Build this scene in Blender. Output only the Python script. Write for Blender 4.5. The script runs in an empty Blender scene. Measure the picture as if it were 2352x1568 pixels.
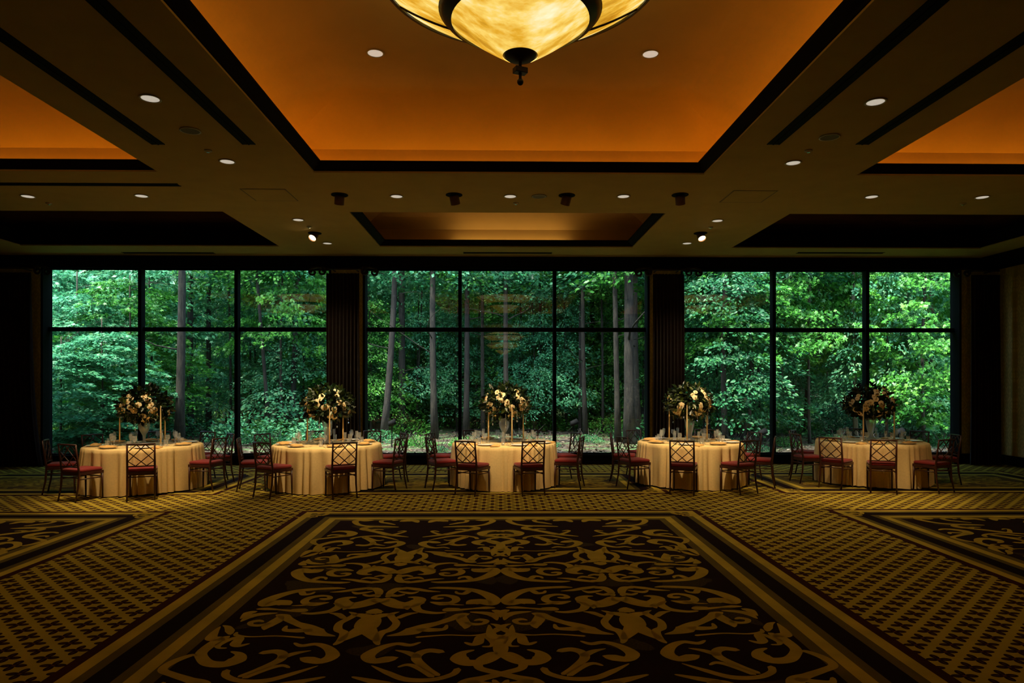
import bpy, math, random
import numpy as np
from mathutils import Vector, Matrix

random.seed(7)
rng = np.random.default_rng(7)
sc = bpy.context.scene
col = sc.collection
PI = math.pi
R = math.radians

# ------------------------------------------------------------------ camera
F, CX, HY, EYE = 1568.0, 1176.0, 877.0, 1.85
YAW = R(0.95)
cam_d = bpy.data.cameras.new('camera')
cam_d.sensor_width = 36.0
cam_d.lens = 24.0
cam_d.shift_y = (HY - 784.0) / 2352.0
cam_d.clip_start = 0.05
cam_d.clip_end = 400.0
cam = bpy.data.objects.new('camera', cam_d)
cam.location = (0, 0, EYE)
cam.rotation_euler = (PI / 2, 0, -YAW)
col.objects.link(cam)
sc.camera = cam

# ------------------------------------------------------------------ sky, sun, exposure
world = bpy.data.worlds.new('world')
sc.world = world
world.use_nodes = True
wn = world.node_tree
wn.nodes.clear()
sky = wn.nodes.new('ShaderNodeTexSky')
sky.sky_type = 'NISHITA'
sky.sun_disc = False
sky.sun_elevation = R(52)
sky.sun_rotation = R(200)
sky.altitude = 50
bg = wn.nodes.new('ShaderNodeBackground')
bg.inputs[1].default_value = 1.4
wo = wn.nodes.new('ShaderNodeOutputWorld')
wn.links.new(sky.outputs[0], bg.inputs[0])
wn.links.new(bg.outputs[0], wo.inputs[0])

sun_d = bpy.data.lights.new('sun', 'SUN')
sun_d.energy = 20.0
sun_d.angle = R(6)
sun_d.color = (1.0, 0.97, 0.86)
sun = bpy.data.objects.new('sun', sun_d)
sun.rotation_euler = Vector((0.30, 0.36, -1.0)).to_track_quat('-Z', 'Y').to_euler()
col.objects.link(sun)

sc.view_settings.view_transform = 'Standard'
sc.view_settings.look = 'None'
sc.view_settings.gamma = 1.0
sc.view_settings.exposure = 0.0
sc.view_settings.use_curve_mapping = False
sc.cycles.use_adaptive_sampling = True
sc.cycles.adaptive_threshold = 0.03
sc.cycles.max_bounces = 7
sc.cycles.diffuse_bounces = 4
sc.cycles.glossy_bounces = 3
sc.cycles.transparent_max_bounces = 24
sc.cycles.sample_clamp_indirect = 4.0
sc.cycles.caustics_reflective = False
sc.cycles.caustics_refractive = False

LAMP_WARM = (1.0, 0.74, 0.40)
COVE_COL = (1.0, 0.35, 0.012)


# ------------------------------------------------------------------ picture <-> place
def ray(px, py):
    xc = (px - CX) / F
    c, s = math.cos(YAW), math.sin(YAW)
    return Vector((xc * c + s, c - xc * s, (HY - py) / F))


def on_z(px, py, z):
    d = ray(px, py)
    t = (z - EYE) / d.z
    return Vector((d.x * t, d.y * t, z))


def on_y(px, py, y):
    d = ray(px, py)
    t = y / d.y
    return Vector((d.x * t, y, EYE + d.z * t))


# ------------------------------------------------------------------ mesh helpers
class MB:
    def __init__(s):
        s.v, s.f, s.m = [], [], []

    def add(s, vs, fs, mi=0):
        n = len(s.v)
        s.v += [tuple(v) for v in vs]
        s.f += [tuple(i + n for i in f) for f in fs]
        s.m += [mi] * len(fs)
        return s

    def box(s, x0, x1, y0, y1, z0, z1, mi=0):
        vs = [(x0, y0, z0), (x1, y0, z0), (x1, y1, z0), (x0, y1, z0), (x0, y0, z1), (x1, y0, z1), (x1, y1, z1), (x0, y1, z1)]
        fs = [(0, 3, 2, 1), (4, 5, 6, 7), (0, 1, 5, 4), (1, 2, 6, 5), (2, 3, 7, 6), (3, 0, 4, 7)]
        return s.add(vs, fs, mi)

    def tube(s, pts, rad, n=8, caps=True, mi=0, sq=1.0):
        pts = [Vector(p) for p in pts]
        if not isinstance(rad, (list, tuple)):
            rad = [rad] * len(pts)
        vs, fs = [], []
        prev = None
        for i, p in enumerate(pts):
            a = pts[max(0, i - 1)]
            b = pts[min(len(pts) - 1, i + 1)]
            t = (b - a).normalized()
            if prev is None:
                u = t.orthogonal().normalized()
                if abs(t.z) > 0.9:
                    u = Vector((1, 0, 0)) - t * t.x
                    u.normalize()
            else:
                u = (prev - t * prev.dot(t)).normalized()
            prev = u
            w = t.cross(u)
            for k in range(n):
                an = 2 * PI * k / n
                vs.append(p + (u * math.cos(an) + w * math.sin(an) * sq) * rad[i])
        for i in range(len(pts) - 1):
            for k in range(n):
                k2 = (k + 1) % n
                fs.append((i * n + k, i * n + k2, (i + 1) * n + k2, (i + 1) * n + k))
        if caps:
            fs.append(tuple(range(n - 1, -1, -1)))
            fs.append(tuple((len(pts) - 1) * n + k for k in range(n)))
        return s.add(vs, fs, mi)

    def lathe(s, prof, n=24, mi=0, cx=0.0, cy=0.0, scallop=0.0, lobes=8):
        vs, fs = [], []
        for (r, z) in prof:
            for k in range(n):
                a = 2 * PI * k / n
                rr = r * (1 + scallop * math.cos(lobes * a))
                vs.append((cx + rr * math.cos(a), cy + rr * math.sin(a), z))
        for i in range(len(prof) - 1):
            for k in range(n):
                k2 = (k + 1) % n
                fs.append((i * n + k, i * n + k2, (i + 1) * n + k2, (i + 1) * n + k))
        return s.add(vs, fs, mi)

    def ellipsoid(s, c, r, n=10, m=6):
        vs, fs = [], []
        for i in range(m + 1):
            t = -PI / 2 + PI * i / m
            for k in range(n):
                a = 2 * PI * k / n
                vs.append((c[0] + r[0] * math.cos(t) * math.cos(a), c[1] + r[1] * math.cos(t) * math.sin(a), c[2] + r[2] * math.sin(t)))
        for i in range(m):
            for k in range(n):
                k2 = (k + 1) % n
                fs.append((i * n + k, i * n + k2, (i + 1) * n + k2, (i + 1) * n + k))
        return s.add(vs, fs)

    def mesh(s, name, mats, smooth=False, bevel=0):
        me = bpy.data.meshes.new(name)
        me.from_pydata(s.v, [], s.f)
        if not isinstance(mats, (list, tuple)):
            mats = [mats]
        for m in mats:
            me.materials.append(m)
        if len(mats) > 1:
            me.polygons.foreach_set('material_index', s.m)
        if smooth:
            me.polygons.foreach_set('use_smooth', [True] * len(me.polygons))
        me.update()
        return me


def link(name, data, parent=None, loc=(0, 0, 0), rz=0.0):
    o = bpy.data.objects.new(name, data)
    col.objects.link(o)
    o.location = loc
    o.rotation_euler = (0, 0, rz)
    if parent is not None:
        o.parent = parent
    return o


def obj(name, mb, mats, parent=None, smooth=False, loc=(0, 0, 0), bevel=0.0, bseg=2):
    o = link(name, mb.mesh(name, mats, smooth), parent, loc)
    if bevel:
        b = o.modifiers.new('bevel', 'BEVEL')
        b.width = bevel
        b.segments = bseg
        b.limit_method = 'ANGLE'
    return o


def tag(o, label, cat, group=None, kind=None):
    o['label'] = label
    o['category'] = cat
    if group:
        o['group'] = group
    if kind:
        o['kind'] = kind
    return o


def thing(name, label, cat, loc=(0, 0, 0), rz=0.0, group=None):
    return tag(link(name, None, None, loc, rz), label, cat, group)


def struct(o):
    o['kind'] = 'structure'
    return o


def copy_tree(o, parent=None):
    c = o.copy()
    col.objects.link(c)
    c.parent = parent
    for ch in kids.get(o.name, []):
        copy_tree(ch, c)
    return c


kids = {}


def index_kids(root):
    def rec(o):
        kids[o.name] = list(o.children)
        for c in o.children:
            rec(c)
    rec(root)


# ------------------------------------------------------------------ node helpers
class E:
    """a value socket that can be computed with"""
    nt = None

    def __init__(s, sock):
        s.s = sock

    @staticmethod
    def m(op, *a):
        n = E.nt.nodes.new('ShaderNodeMath')
        n.operation = op
        for i, x in enumerate(a):
            if isinstance(x, E):
                E.nt.links.new(x.s, n.inputs[i])
            else:
                n.inputs[i].default_value = x
        return E(n.outputs[0])

    def __add__(s, o): return E.m('ADD', s, o)
    def __radd__(s, o): return E.m('ADD', o, s)
    def __sub__(s, o): return E.m('SUBTRACT', s, o)
    def __rsub__(s, o): return E.m('SUBTRACT', o, s)
    def __mul__(s, o): return E.m('MULTIPLY', s, o)
    def __rmul__(s, o): return E.m('MULTIPLY', o, s)
    def __truediv__(s, o): return E.m('DIVIDE', s, o)
    def lt(s, o): return E.m('LESS_THAN', s, o)
    def gt(s, o): return E.m('GREATER_THAN', s, o)
    def abs(s): return E.m('ABSOLUTE', s)
    def max(s, o): return E.m('MAXIMUM', s, o)
    def min(s, o): return E.m('MINIMUM', s, o)
    def wrap(s): return s - E.m('ROUND', s)      # -0.5 .. 0.5


def new_mat(name):
    m = bpy.data.materials.new(name)
    m.use_nodes = True
    nt = m.node_tree
    E.nt = nt
    return m, nt, nt.nodes['Principled BSDF'], nt.nodes['Material Output']


def mixc(nt, fac, a, b):
    n = nt.nodes.new('ShaderNodeMix')
    n.data_type = 'RGBA'
    for sock, v in ((n.inputs[0], fac), (n.inputs[6], a), (n.inputs[7], b)):
        if isinstance(v, E):
            nt.links.new(v.s, sock)
        elif isinstance(v, bpy.types.NodeSocket):
            nt.links.new(v, sock)
        elif isinstance(v, (tuple, list)):
            sock.default_value = (*v, 1)
        else:
            sock.default_value = v
    return n.outputs[2]


def noise(nt, scale, detail=3, coord='Object', rough=0.5, vec=None):
    n = nt.nodes.new('ShaderNodeTexNoise')
    n.inputs['Scale'].default_value = scale
    n.inputs['Detail'].default_value = detail
    n.inputs['Roughness'].default_value = rough
    if vec is None:
        t = nt.nodes.new('ShaderNodeTexCoord')
        vec = t.outputs[coord]
    nt.links.new(vec, n.inputs['Vector'])
    return n.outputs['Fac']


def ramp(nt, fac, stops, interp='LINEAR'):
    n = nt.nodes.new('ShaderNodeValToRGB')
    n.color_ramp.interpolation = interp
    el = n.color_ramp.elements
    while len(el) < len(stops):
        el.new(0.5)
    for e, (p, c) in zip(el, stops):
        e.position = p
        e.color = (*c, 1)
    nt.links.new(fac.s if isinstance(fac, E) else fac, n.inputs[0])
    return n.outputs[0]


def bump(nt, bsdf, height, strength=0.3, dist=0.01):
    b = nt.nodes.new('ShaderNodeBump')
    b.inputs['Strength'].default_value = strength
    b.inputs['Distance'].default_value = dist
    nt.links.new(height.s if isinstance(height, E) else height, b.inputs['Height'])
    nt.links.new(b.outputs[0], bsdf.inputs['Normal'])


def mat(name, c, rough=0.5, var=0.12, scale=8.0, metal=0.0, spec=0.5, bmp=0.0, bscale=None, coat=0.0, sheen=0.0):
    m, nt, b, out = new_mat(name)
    f = noise(nt, scale)
    lo = tuple(max(0, x * (1 - var)) for x in c)
    hi = tuple(min(1, x * (1 + var)) for x in c)
    nt.links.new(ramp(nt, f, [(0.3, lo), (0.7, hi)]), b.inputs['Base Color'])
    b.inputs['Roughness'].default_value = rough
    b.inputs['Metallic'].default_value = metal
    b.inputs['Specular IOR Level'].default_value = spec
    b.inputs['Coat Weight'].default_value = coat
    b.inputs['Sheen Weight'].default_value = sheen
    if bmp:
        bump(nt, b, noise(nt, bscale or scale * 6, 4), bmp, 0.004)
    return m


def glass_mat(name, tint=(1, 1, 1), rough=0.02, base=0.06, gain=1.0, frost=0.0):
    """thin clear glass: light passes straight through, the surface mirrors by fresnel"""
    m, nt, b, out = new_mat(name)
    nt.nodes.remove(b)
    tr = nt.nodes.new('ShaderNodeBsdfTransparent')
    tr.inputs[0].default_value = (*tint, 1)
    gl = nt.nodes.new('ShaderNodeBsdfGlossy')
    gl.inputs['Roughness'].default_value = rough
    fr = nt.nodes.new('ShaderNodeFresnel')
    fr.inputs[0].default_value = 1.5
    fac = E.m('MULTIPLY', E(fr.outputs[0]), gain) + base
    fac = fac.min(0.45)
    mx = nt.nodes.new('ShaderNodeMixShader')
    nt.links.new(fac.s, mx.inputs[0])
    nt.links.new(tr.outputs[0], mx.inputs[1])
    nt.links.new(gl.outputs[0], mx.inputs[2])
    last = mx.outputs[0]
    if frost:
        df = nt.nodes.new('ShaderNodeBsdfTranslucent')
        df.inputs[0].default_value = (0.9, 0.92, 0.9, 1)
        d2 = nt.nodes.new('ShaderNodeBsdfDiffuse')
        d2.inputs[0].default_value = (0.9, 0.92, 0.9, 1)
        a = nt.nodes.new('ShaderNodeMixShader')
        a.inputs[0].default_value = 0.5
        nt.links.new(df.outputs[0], a.inputs[1])
        nt.links.new(d2.outputs[0], a.inputs[2])
        m2 = nt.nodes.new('ShaderNodeMixShader')
        m2.inputs[0].default_value = frost
        nt.links.new(last, m2.inputs[1])
        nt.links.new(a.outputs[0], m2.inputs[2])
        last = m2.outputs[0]
    nt.links.new(last, out.inputs[0])
    return m


def emit_mat(name, c, strength):
    m, nt, b, out = new_mat(name)
    b.inputs['Base Color'].default_value = (*c, 1)
    f = noise(nt, 30)
    nt.links.new(ramp(nt, f, [(0.3, tuple(x * 0.85 for x in c)), (0.7, c)]), b.inputs['Emission Color'])
    b.inputs['Emission Strength'].default_value = strength
    return m


# ------------------------------------------------------------------ materials of the room
M = {}
M['ceiling'] = mat('painted_ceiling', (0.46, 0.345, 0.125), 0.9, 0.04, 3, spec=0.1)
M['vault'] = mat('vault_plaster', (0.72, 0.50, 0.24), 0.9, 0.05, 1.5, spec=0.1)
M['darkwood'] = mat('dark_stained_wood', (0.006, 0.003, 0.002), 0.75, 0.3, 6, spec=0.06)
M['frame'] = mat('black_window_frame', (0.005, 0.005, 0.005), 0.7, 0.2, 10, spec=0.08)
M['slot'] = mat('black_slot', (0.003, 0.003, 0.003), 0.8, 0.2, 10, spec=0.1)
M['chair'] = mat('mahogany_chair', (0.052, 0.014, 0.008), 0.38, 0.3, 14, spec=0.5)
M['cushion'] = mat('red_upholstery', (0.19, 0.010, 0.010), 0.75, 0.12, 60, spec=0.2, bmp=0.3, bscale=500, sheen=0.2)
M['cloth'] = mat('ivory_tablecloth', (0.82, 0.59, 0.27), 0.85, 0.05, 40, spec=0.15, bmp=0.15, bscale=600)
M['napkin'] = mat('gold_napkin', (0.72, 0.42, 0.14), 0.8, 0.08, 40, spec=0.15, bmp=0.2, bscale=400)
M['plate'] = mat('white_porcelain', (0.82, 0.80, 0.74), 0.15, 0.03, 5, spec=0.5)
M['steel'] = mat('polished_steel', (0.70, 0.68, 0.62), 0.2, 0.05, 5, metal=1.0)
M['candle'] = mat('ivory_wax', (0.85, 0.62, 0.30), 0.5, 0.04, 10, spec=0.3)
M['glass'] = glass_mat('clear_glass', base=0.04, gain=0.6, rough=0.08, frost=0.22)  # diffuse white share added to brighten the otherwise clear glass
M['pane'] = glass_mat('window_glass', tint=(0.95, 0.98, 0.97), rough=0.0, base=0.0, gain=1.3)
M['frosted'] = glass_mat('cut_crystal', base=0.08, gain=1.4, rough=0.1, frost=0.28)
M['copper'] = mat('copper_base', (0.55, 0.22, 0.07), 0.3, 0.1, 10, metal=1.0)
M['drape'] = mat('brown_velvet', (0.017, 0.005, 0.0025), 0.9, 0.3, 6, spec=0.1, sheen=0.1)
M['iron'] = mat('wrought_iron', (0.02, 0.010, 0.008), 0.5, 0.2, 20, metal=0.3)
M['bronze'] = mat('dark_bronze', (0.010, 0.007, 0.004), 0.45, 0.2, 12, metal=0.2, spec=0.3)
M['can'] = mat('brown_lamp_can', (0.16, 0.065, 0.025), 0.5, 0.1, 10)
M['ring'] = mat('white_trim_ring', (0.55, 0.50, 0.40), 0.5, 0.05, 10)
M['grille'] = mat('speaker_grille', (0.13, 0.11, 0.07), 0.7, 0.3, 120)
M['lens'] = emit_mat('downlight_lens', (1.0, 0.90, 0.74), 0.5)
M['bulb'] = emit_mat('spot_bulb', (1.0, 0.72, 0.34), 22.0)

# wallpaper
m, nt, b, out = new_mat('damask_wallpaper')
tc = nt.nodes.new('ShaderNodeTexCoord')
sx = nt.nodes.new('ShaderNodeSeparateXYZ')
nt.links.new(tc.outputs['Object'], sx.inputs[0])
u = (E(sx.outputs[0]) + E(sx.outputs[1])) * 2.2
v = E(sx.outputs[2]) * 1.5
uu, vv = u.wrap().abs(), v.wrap().abs()
w1 = E.m('SINE', uu * 19.0 + E.m('COSINE', vv * 13.0) * 1.8)
w2 = E.m('COSINE', vv * 25.0 + E.m('SINE', uu * 16.0) * 2.0)
pat = (w1 * w2).gt(0.15)
nt.links.new(mixc(nt, pat, (0.50, 0.39, 0.11), (0.64, 0.51, 0.15)), b.inputs['Base Color'])
b.inputs['Roughness'].default_value = 0.75
b.inputs['Specular IOR Level'].default_value = 0.2
M['paper'] = m

# carpet field with staggered four-petal flowers
GOLD, OLIVE, MAROON, BLACKC = (0.43, 0.32, 0.042), (0.115, 0.085, 0.020), (0.040, 0.010, 0.008), (0.012, 0.005, 0.006)
m, nt, b, out = new_mat('carpet_flower_field')
tc = nt.nodes.new('ShaderNodeTexCoord')
sx = nt.nodes.new('ShaderNodeSeparateXYZ')
nt.links.new(tc.outputs['Object'], sx.inputs[0])
S = 0.1797
u = ((E(sx.outputs[0]) + (E(sx.outputs[1]) - 9.97)) * (0.70711 / S)).wrap() * S
v = ((E(sx.outputs[0]) - (E(sx.outputs[1]) - 9.97)) * (0.70711 / S)).wrap() * S
p = ((u + v) * 0.70711).abs()
q = ((u - v) * 0.70711).abs()
mx_, mn_ = p.max(q), p.min(q)
a = (mx_ - 0.046) / 0.039
bb = mn_ / 0.0255
petal = (a * a + bb * bb).lt(1.0)
a2 = (mx_ - 0.05) / 0.022
b2 = mn_ / 0.006
vein = (a2 * a2 + b2 * b2).lt(1.0)
cen = (mx_ * mx_ + mn_ * mn_).lt(0.00012)
fn = noise(nt, 3.0, 4)
base = ramp(nt, fn, [(0.25, (0.32, 0.235, 0.024)), (0.75, (0.40, 0.30, 0.038))])
c1 = mixc(nt, petal, base, (0.022, 0.005, 0.006))
c1 = mixc(nt, vein, c1, (0.06, 0.028, 0.02))
c1 = mixc(nt, cen, c1, (0.10, 0.03, 0.012))
nt.links.new(c1, b.inputs['Base Color'])
b.inputs['Roughness'].default_value = 0.95
b.inputs['Specular IOR Level'].default_value = 0.05
bump(nt, b, noise(nt, 420, 2), 0.35, 0.004)
M['carpet'] = m


def rug_mat(name, hx, hy, field):
    m, nt, b, out = new_mat(name)
    tc = nt.nodes.new('ShaderNodeTexCoord')
    sx = nt.nodes.new('ShaderNodeSeparateXYZ')
    nt.links.new(tc.outputs['Object'], sx.inputs[0])
    d = (hx - E(sx.outputs[0]).abs()).min(hy - E(sx.outputs[1]).abs())      # distance in from the edge
    lines = [(0, MAROON), (0.085, GOLD), (0.185, OLIVE), (0.262, BLACKC), (0.43, OLIVE), (0.51, GOLD), (0.61, OLIVE), (0.70, field)]
    c = ramp(nt, d, lines, 'CONSTANT')
    fn = ramp(nt, noise(nt, 2.2, 4), [(0.3, (0.75, 0.75, 0.75)), (0.7, (1.15, 1.1, 1.05))])
    mm = nt.nodes.new('ShaderNodeMix')
    mm.data_type = 'RGBA'
    mm.blend_type = 'MULTIPLY'
    mm.inputs[0].default_value = 1.0
    nt.links.new(c, mm.inputs[6])
    nt.links.new(fn, mm.inputs[7])
    nt.links.new(mm.outputs[2], b.inputs['Base Color'])
    b.inputs['Roughness'].default_value = 0.95
    b.inputs['Specular IOR Level'].default_value = 0.05
    bump(nt, b, noise(nt, 420, 2), 0.35, 0.004)
    return m


M['scroll'] = mat('carpet_scroll_gold', (0.36, 0.25, 0.030), 0.95, 0.14, 5, spec=0.05, bmp=0.3, bscale=420)
M['hatchleaf'] = mat('carpet_hatched_leaf', (0.040, 0.026, 0.012), 0.95, 0.5, 60, spec=0.05)

# alabaster of the chandelier, lit from inside
m, nt, b, out = new_mat('lit_alabaster')
tc = nt.nodes.new('ShaderNodeTexCoord')
mp = nt.nodes.new('ShaderNodeMapping')
mp.inputs['Rotation'].default_value = (0.5, 0.4, 0.8)
mp.inputs['Scale'].default_value = (1.0, 3.0, 1.4)
nt.links.new(tc.outputs['Object'], mp.inputs[0])
n1 = noise(nt, 2.6, 6, rough=0.62, vec=mp.outputs[0])
n2 = noise(nt, 1.7, 2)
f = E(n1) * 0.65 + E(n2) * 0.45
cc = ramp(nt, f, [(0.38, (0.42, 0.17, 0.003)), (0.50, (0.80, 0.42, 0.03)), (0.58, (0.98, 0.68, 0.14)), (0.70, (1.0, 0.95, 0.60))])
nt.links.new(cc, b.inputs['Emission Color'])
b.inputs['Base Color'].default_value = (0.5, 0.3, 0.08, 1)
b.inputs['Emission Strength'].default_value = 1.0
b.inputs['Roughness'].default_value = 0.3
M['alabaster'] = m

# ------------------------------------------------------------------ room numbers
ZC = 4.66              # ceiling
YH = 15.30             # window wall face
YG = 15.52             # glass
XR = 11.30             # right wall
XL = -13.6
YB = -17.0
ZW0, ZW1 = 0.23, 4.385
WIN = [(-10.14, -3.83, (-8.07, -5.93)), (-3.03, 3.30, (-0.92, 1.22)), (4.10, 10.39, (6.21, 8.35))]
TRANS = 3.036
COFFERS = [  # x0, x1, y0, y1, lit, trim on, kind
    (-2.54, 2.787, 1.56, 9.24, 'cove'),
    (-9.93, -4.55, 1.56, 9.24, 'cove'),
    (4.80, 10.15, 1.56, 9.24, 'cove'),
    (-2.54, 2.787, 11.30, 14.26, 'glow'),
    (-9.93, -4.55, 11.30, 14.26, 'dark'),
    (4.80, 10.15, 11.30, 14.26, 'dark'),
]

# floor
floor = struct(obj('floor', MB().add([(XL, YB, 0), (XR, YB, 0), (XR, YG, 0), (XL, YG, 0)], [(0, 1, 2, 3)]), M['carpet']))

# ceiling with rectangular openings
xs = sorted({XL, XR} | {c[0] for c in COFFERS} | {c[1] for c in COFFERS})
ys = sorted({YB, YH + 0.3} | {c[2] for c in COFFERS} | {c[3] for c in COFFERS})
mb = MB()
for i in range(len(xs) - 1):
    for j in range(len(ys) - 1):
        cx, cy = (xs[i] + xs[i + 1]) / 2, (ys[j] + ys[j + 1]) / 2
        if any(c[0] < cx < c[1] and c[2] < cy < c[3] for c in COFFERS):
            continue
        mb.add([(xs[i], ys[j], ZC), (xs[i], ys[j + 1], ZC), (xs[i + 1], ys[j + 1], ZC), (xs[i + 1], ys[j], ZC)], [(0, 1, 2, 3)])
ceiling = struct(obj('ceiling', mb, M['ceiling']))
roof = struct(obj('roof', MB().box(XL - 0.3, XR + 0.3, YB - 0.3, YG + 0.15, 5.75, 5.95), M['darkwood']))  # unseen roof; height invented, kept low so sun reaches the near trees


def ring_loft(mb, rect, prof, cap=False, mi=0):
    x0, x1, y0, y1 = rect
    n0 = []
    vs = []
    for (o, z) in prof:
        vs += [(x0 - o, y0 - o, z), (x1 + o, y0 - o, z), (x1 + o, y1 + o, z), (x0 - o, y1 + o, z)]
    fs = []
    for i in range(len(prof) - 1):
        for k in range(4):
            k2 = (k + 1) % 4
            fs.append((i * 4 + k, i * 4 + k2, (i + 1) * 4 + k2, (i + 1) * 4 + k))
    if cap:
        i = len(prof) - 1
        fs.append((i * 4, i * 4 + 1, i * 4 + 2, i * 4 + 3))
    mb.add(vs, fs, mi)


def area_light(name, loc, sx_, sy_, energy, color, rot, parent=None):
    d = bpy.data.lights.new(name, 'AREA')
    d.shape = 'RECTANGLE'
    d.size, d.size_y = sx_, sy_
    d.energy = energy
    d.color = color
    o = bpy.data.objects.new(name, d)
    col.objects.link(o)
    o.location = loc
    o.rotation_euler = rot
    if parent is not None:
        o.parent = parent
    return o


M['vault_unlit'] = mat('unlit_vault_plaster', (0.10, 0.045, 0.02), 0.9, 0.05, 1.5, spec=0.1)  # vault plaster darkened in colour to stand for the unlit coffers
for ci, (x0, x1, y0, y1, kind) in enumerate(COFFERS):
    rect = (x0, x1, y0, y1)
    T = 0.148
    w = 1.0 if kind == 'cove' else 0.85
    zt = 5.53 if kind == 'cove' else 5.42
    zc = 5.114 if kind != 'dark' else 5.0
    # painted lip and dark trim
    mb = MB()
    ring_loft(mb, rect, [(0, ZC), (-0.035, ZC), (-0.035, ZC + 0.022), (0, ZC + 0.022)])
    obj('coffer_lip', mb, M['ceiling'], ceiling)
    mb = MB()
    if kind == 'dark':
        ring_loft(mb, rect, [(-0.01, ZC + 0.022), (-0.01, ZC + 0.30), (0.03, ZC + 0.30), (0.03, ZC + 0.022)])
    else:
        ring_loft(mb, rect, [(-0.012, ZC + 0.022), (-0.045, ZC + 0.026), (-0.06, ZC + 0.045), (-0.14, ZC + 0.098), (-0.15, ZC + 0.112), (-0.15, ZC + 0.128), (0.03, ZC + 0.128), (0.03, ZC + 0.022)])
    obj('coffer_trim', mb, M['darkwood'], ceiling)
    # trough, wall, vault
    prof = [(0.02, ZC + 0.03), (0.38, ZC + 0.03), (0.38, zc), (0.372, zc + 0.004)]
    for i in range(1, 11):
        t0 = 0.62
        t = t0 + (PI / 2 - t0) * i / 10
        k1 = (math.cos(t0) - math.cos(t)) / math.cos(t0)
        k2 = (math.sin(t) - math.sin(t0)) / (1 - math.sin(t0))
        prof.append((0.372 - w * k1, zc + 0.004 + (zt - zc - 0.004) * k2))
    mb = MB()
    ring_loft(mb, rect, prof, cap=True)
    obj('coffer_vault', mb, M['vault_unlit'] if kind == 'dark' else M['vault'], ceiling)
    if kind == 'cove':
        # linear lamps hidden in the trough behind the trim
        for (lx, ly, sx_, sy_, tilt) in (
                ((x0 + x1) / 2, y1 + 0.27, x1 - x0 + 0.3, 0.05, (R(180), 0, 0)),
                ((x0 + x1) / 2, y0 - 0.27, x1 - x0 + 0.3, 0.05, (R(180), 0, 0)),
                (x0 - 0.27, (y0 + y1) / 2, 0.05, y1 - y0 + 0.3, (0, R(180), 0)),
                (x1 + 0.27, (y0 + y1) / 2, 0.05, y1 - y0 + 0.3, (0, R(180), 0))):
            area_light('cove_lamp', (lx, ly, ZC + 0.07), sx_, sy_, 6.2 * max(sx_, sy_) / 5.3, COVE_COL, tilt, ceiling)
    if kind == 'glow':
        area_light('cove_lamp', ((x0 + x1) / 2 + 0.1, y1 + 0.25, ZC + 0.07), 2.4, 0.05, 3.0, (1.0, 0.62, 0.16), (R(170), 0, 0), ceiling)

# ------------------------------------------------------------------ window wall
mb = MB()
mb.box(XL, XR, YH, YG + 0.12, ZW1, ZC)                    # header
mb.box(XL, XR, YH, YG + 0.12, 0, ZW0)                     # sill wall
wall_f = struct(obj('wall_far', mb, M['frame']))
piers = [(XL, WIN[0][0]), (WIN[0][1], WIN[1][0]), (WIN[1][1], WIN[2][0]), (WIN[2][1], XR)]
for (a, bb_) in piers:
    obj('pier', MB().box(a + (0.05 if a > XL else 0), bb_ - (0.05 if bb_ < XR else 0), YH, YG + 0.12, ZW0, ZW1), M['paper'], wall_f)
for n, (x0, x1, mul) in enumerate(WIN):
    w = struct(link('window_%d' % (n + 1), None))
    mb = MB()
    mb.box(x0 - 0.05, x0, YH - 0.01, YG + 0.1, ZW0, ZW1).box(x1, x1 + 0.05, YH - 0.01, YG + 0.1, ZW0, ZW1)
    mb.box(x0 - 0.05, x1 + 0.05, YH - 0.01, YG + 0.1, ZW1, ZW1 + 0.05)
    obj('window_frame', mb, M['frame'], w, bevel=0.006)
    obj('window_sill', MB().box(x0 - 0.05, x1 + 0.05, YH - 0.04, YG + 0.1, ZW0 - 0.05, ZW0), M['frame'], w, bevel=0.006)
    for mx in mul:
        obj('mullion', MB().box(mx - 0.038, mx + 0.038, YG - 0.13, YG + 0.05, ZW0, ZW1), M['frame'], w, bevel=0.005)
    obj('transom', MB().box(x0, x1, YG - 0.05, YG + 0.05, TRANS - 0.047, TRANS + 0.047), M['frame'], w, bevel=0.005)
    ed = [x0, *mul, x1]
    for k in range(3):
        for (z0, z1) in ((ZW0, TRANS), (TRANS, ZW1)):
            obj('glass_pane', MB().add([(ed[k], YG, z0), (ed[k + 1], YG, z0), (ed[k + 1], YG, z1), (ed[k], YG, z1)], [(0, 1, 2, 3)]), M['pane'], w)

# side and rear walls
mb = MB().box(XR, XR + 0.2, YB, YG + 0.12, 0, 5.75)
wall_r = struct(obj('wall_right', mb, M['paper']))
struct(obj('baseboard_right', MB().box(XR - 0.03, XR, YB, YH, 0, 0.22), M['darkwood'], bevel=0.01))
mb = MB()
mb.add([(XR, YB, 4.40), (XR, YH, 4.40), (XR - 0.05, YH, 4.40), (XR - 0.05, YB, 4.40),
        (XR - 0.42, YH, ZC - 0.02), (XR - 0.42, YB, ZC - 0.02), (XR - 0.42, YH, ZC), (XR - 0.42, YB, ZC)],
       [(0, 1, 2, 3), (3, 2, 4, 5), (5, 4, 6, 7)])
struct(obj('trim_1', mb, M['darkwood']))
struct(obj('wall_left', MB().box(XL - 0.2, XL, YB, YG + 0.12, 0, 5.75), M['paper']))
struct(obj('wall_rear', MB().box(XL, XR, YB - 0.2, YB, 0, 5.75), M['paper']))
mb = MB().box(XL - 0.3, XR + 0.3, YH + 0.02, YG + 0.15, ZC + 0.005, 5.75)
struct(obj('wall_parapet', mb, M['frame']))

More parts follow.
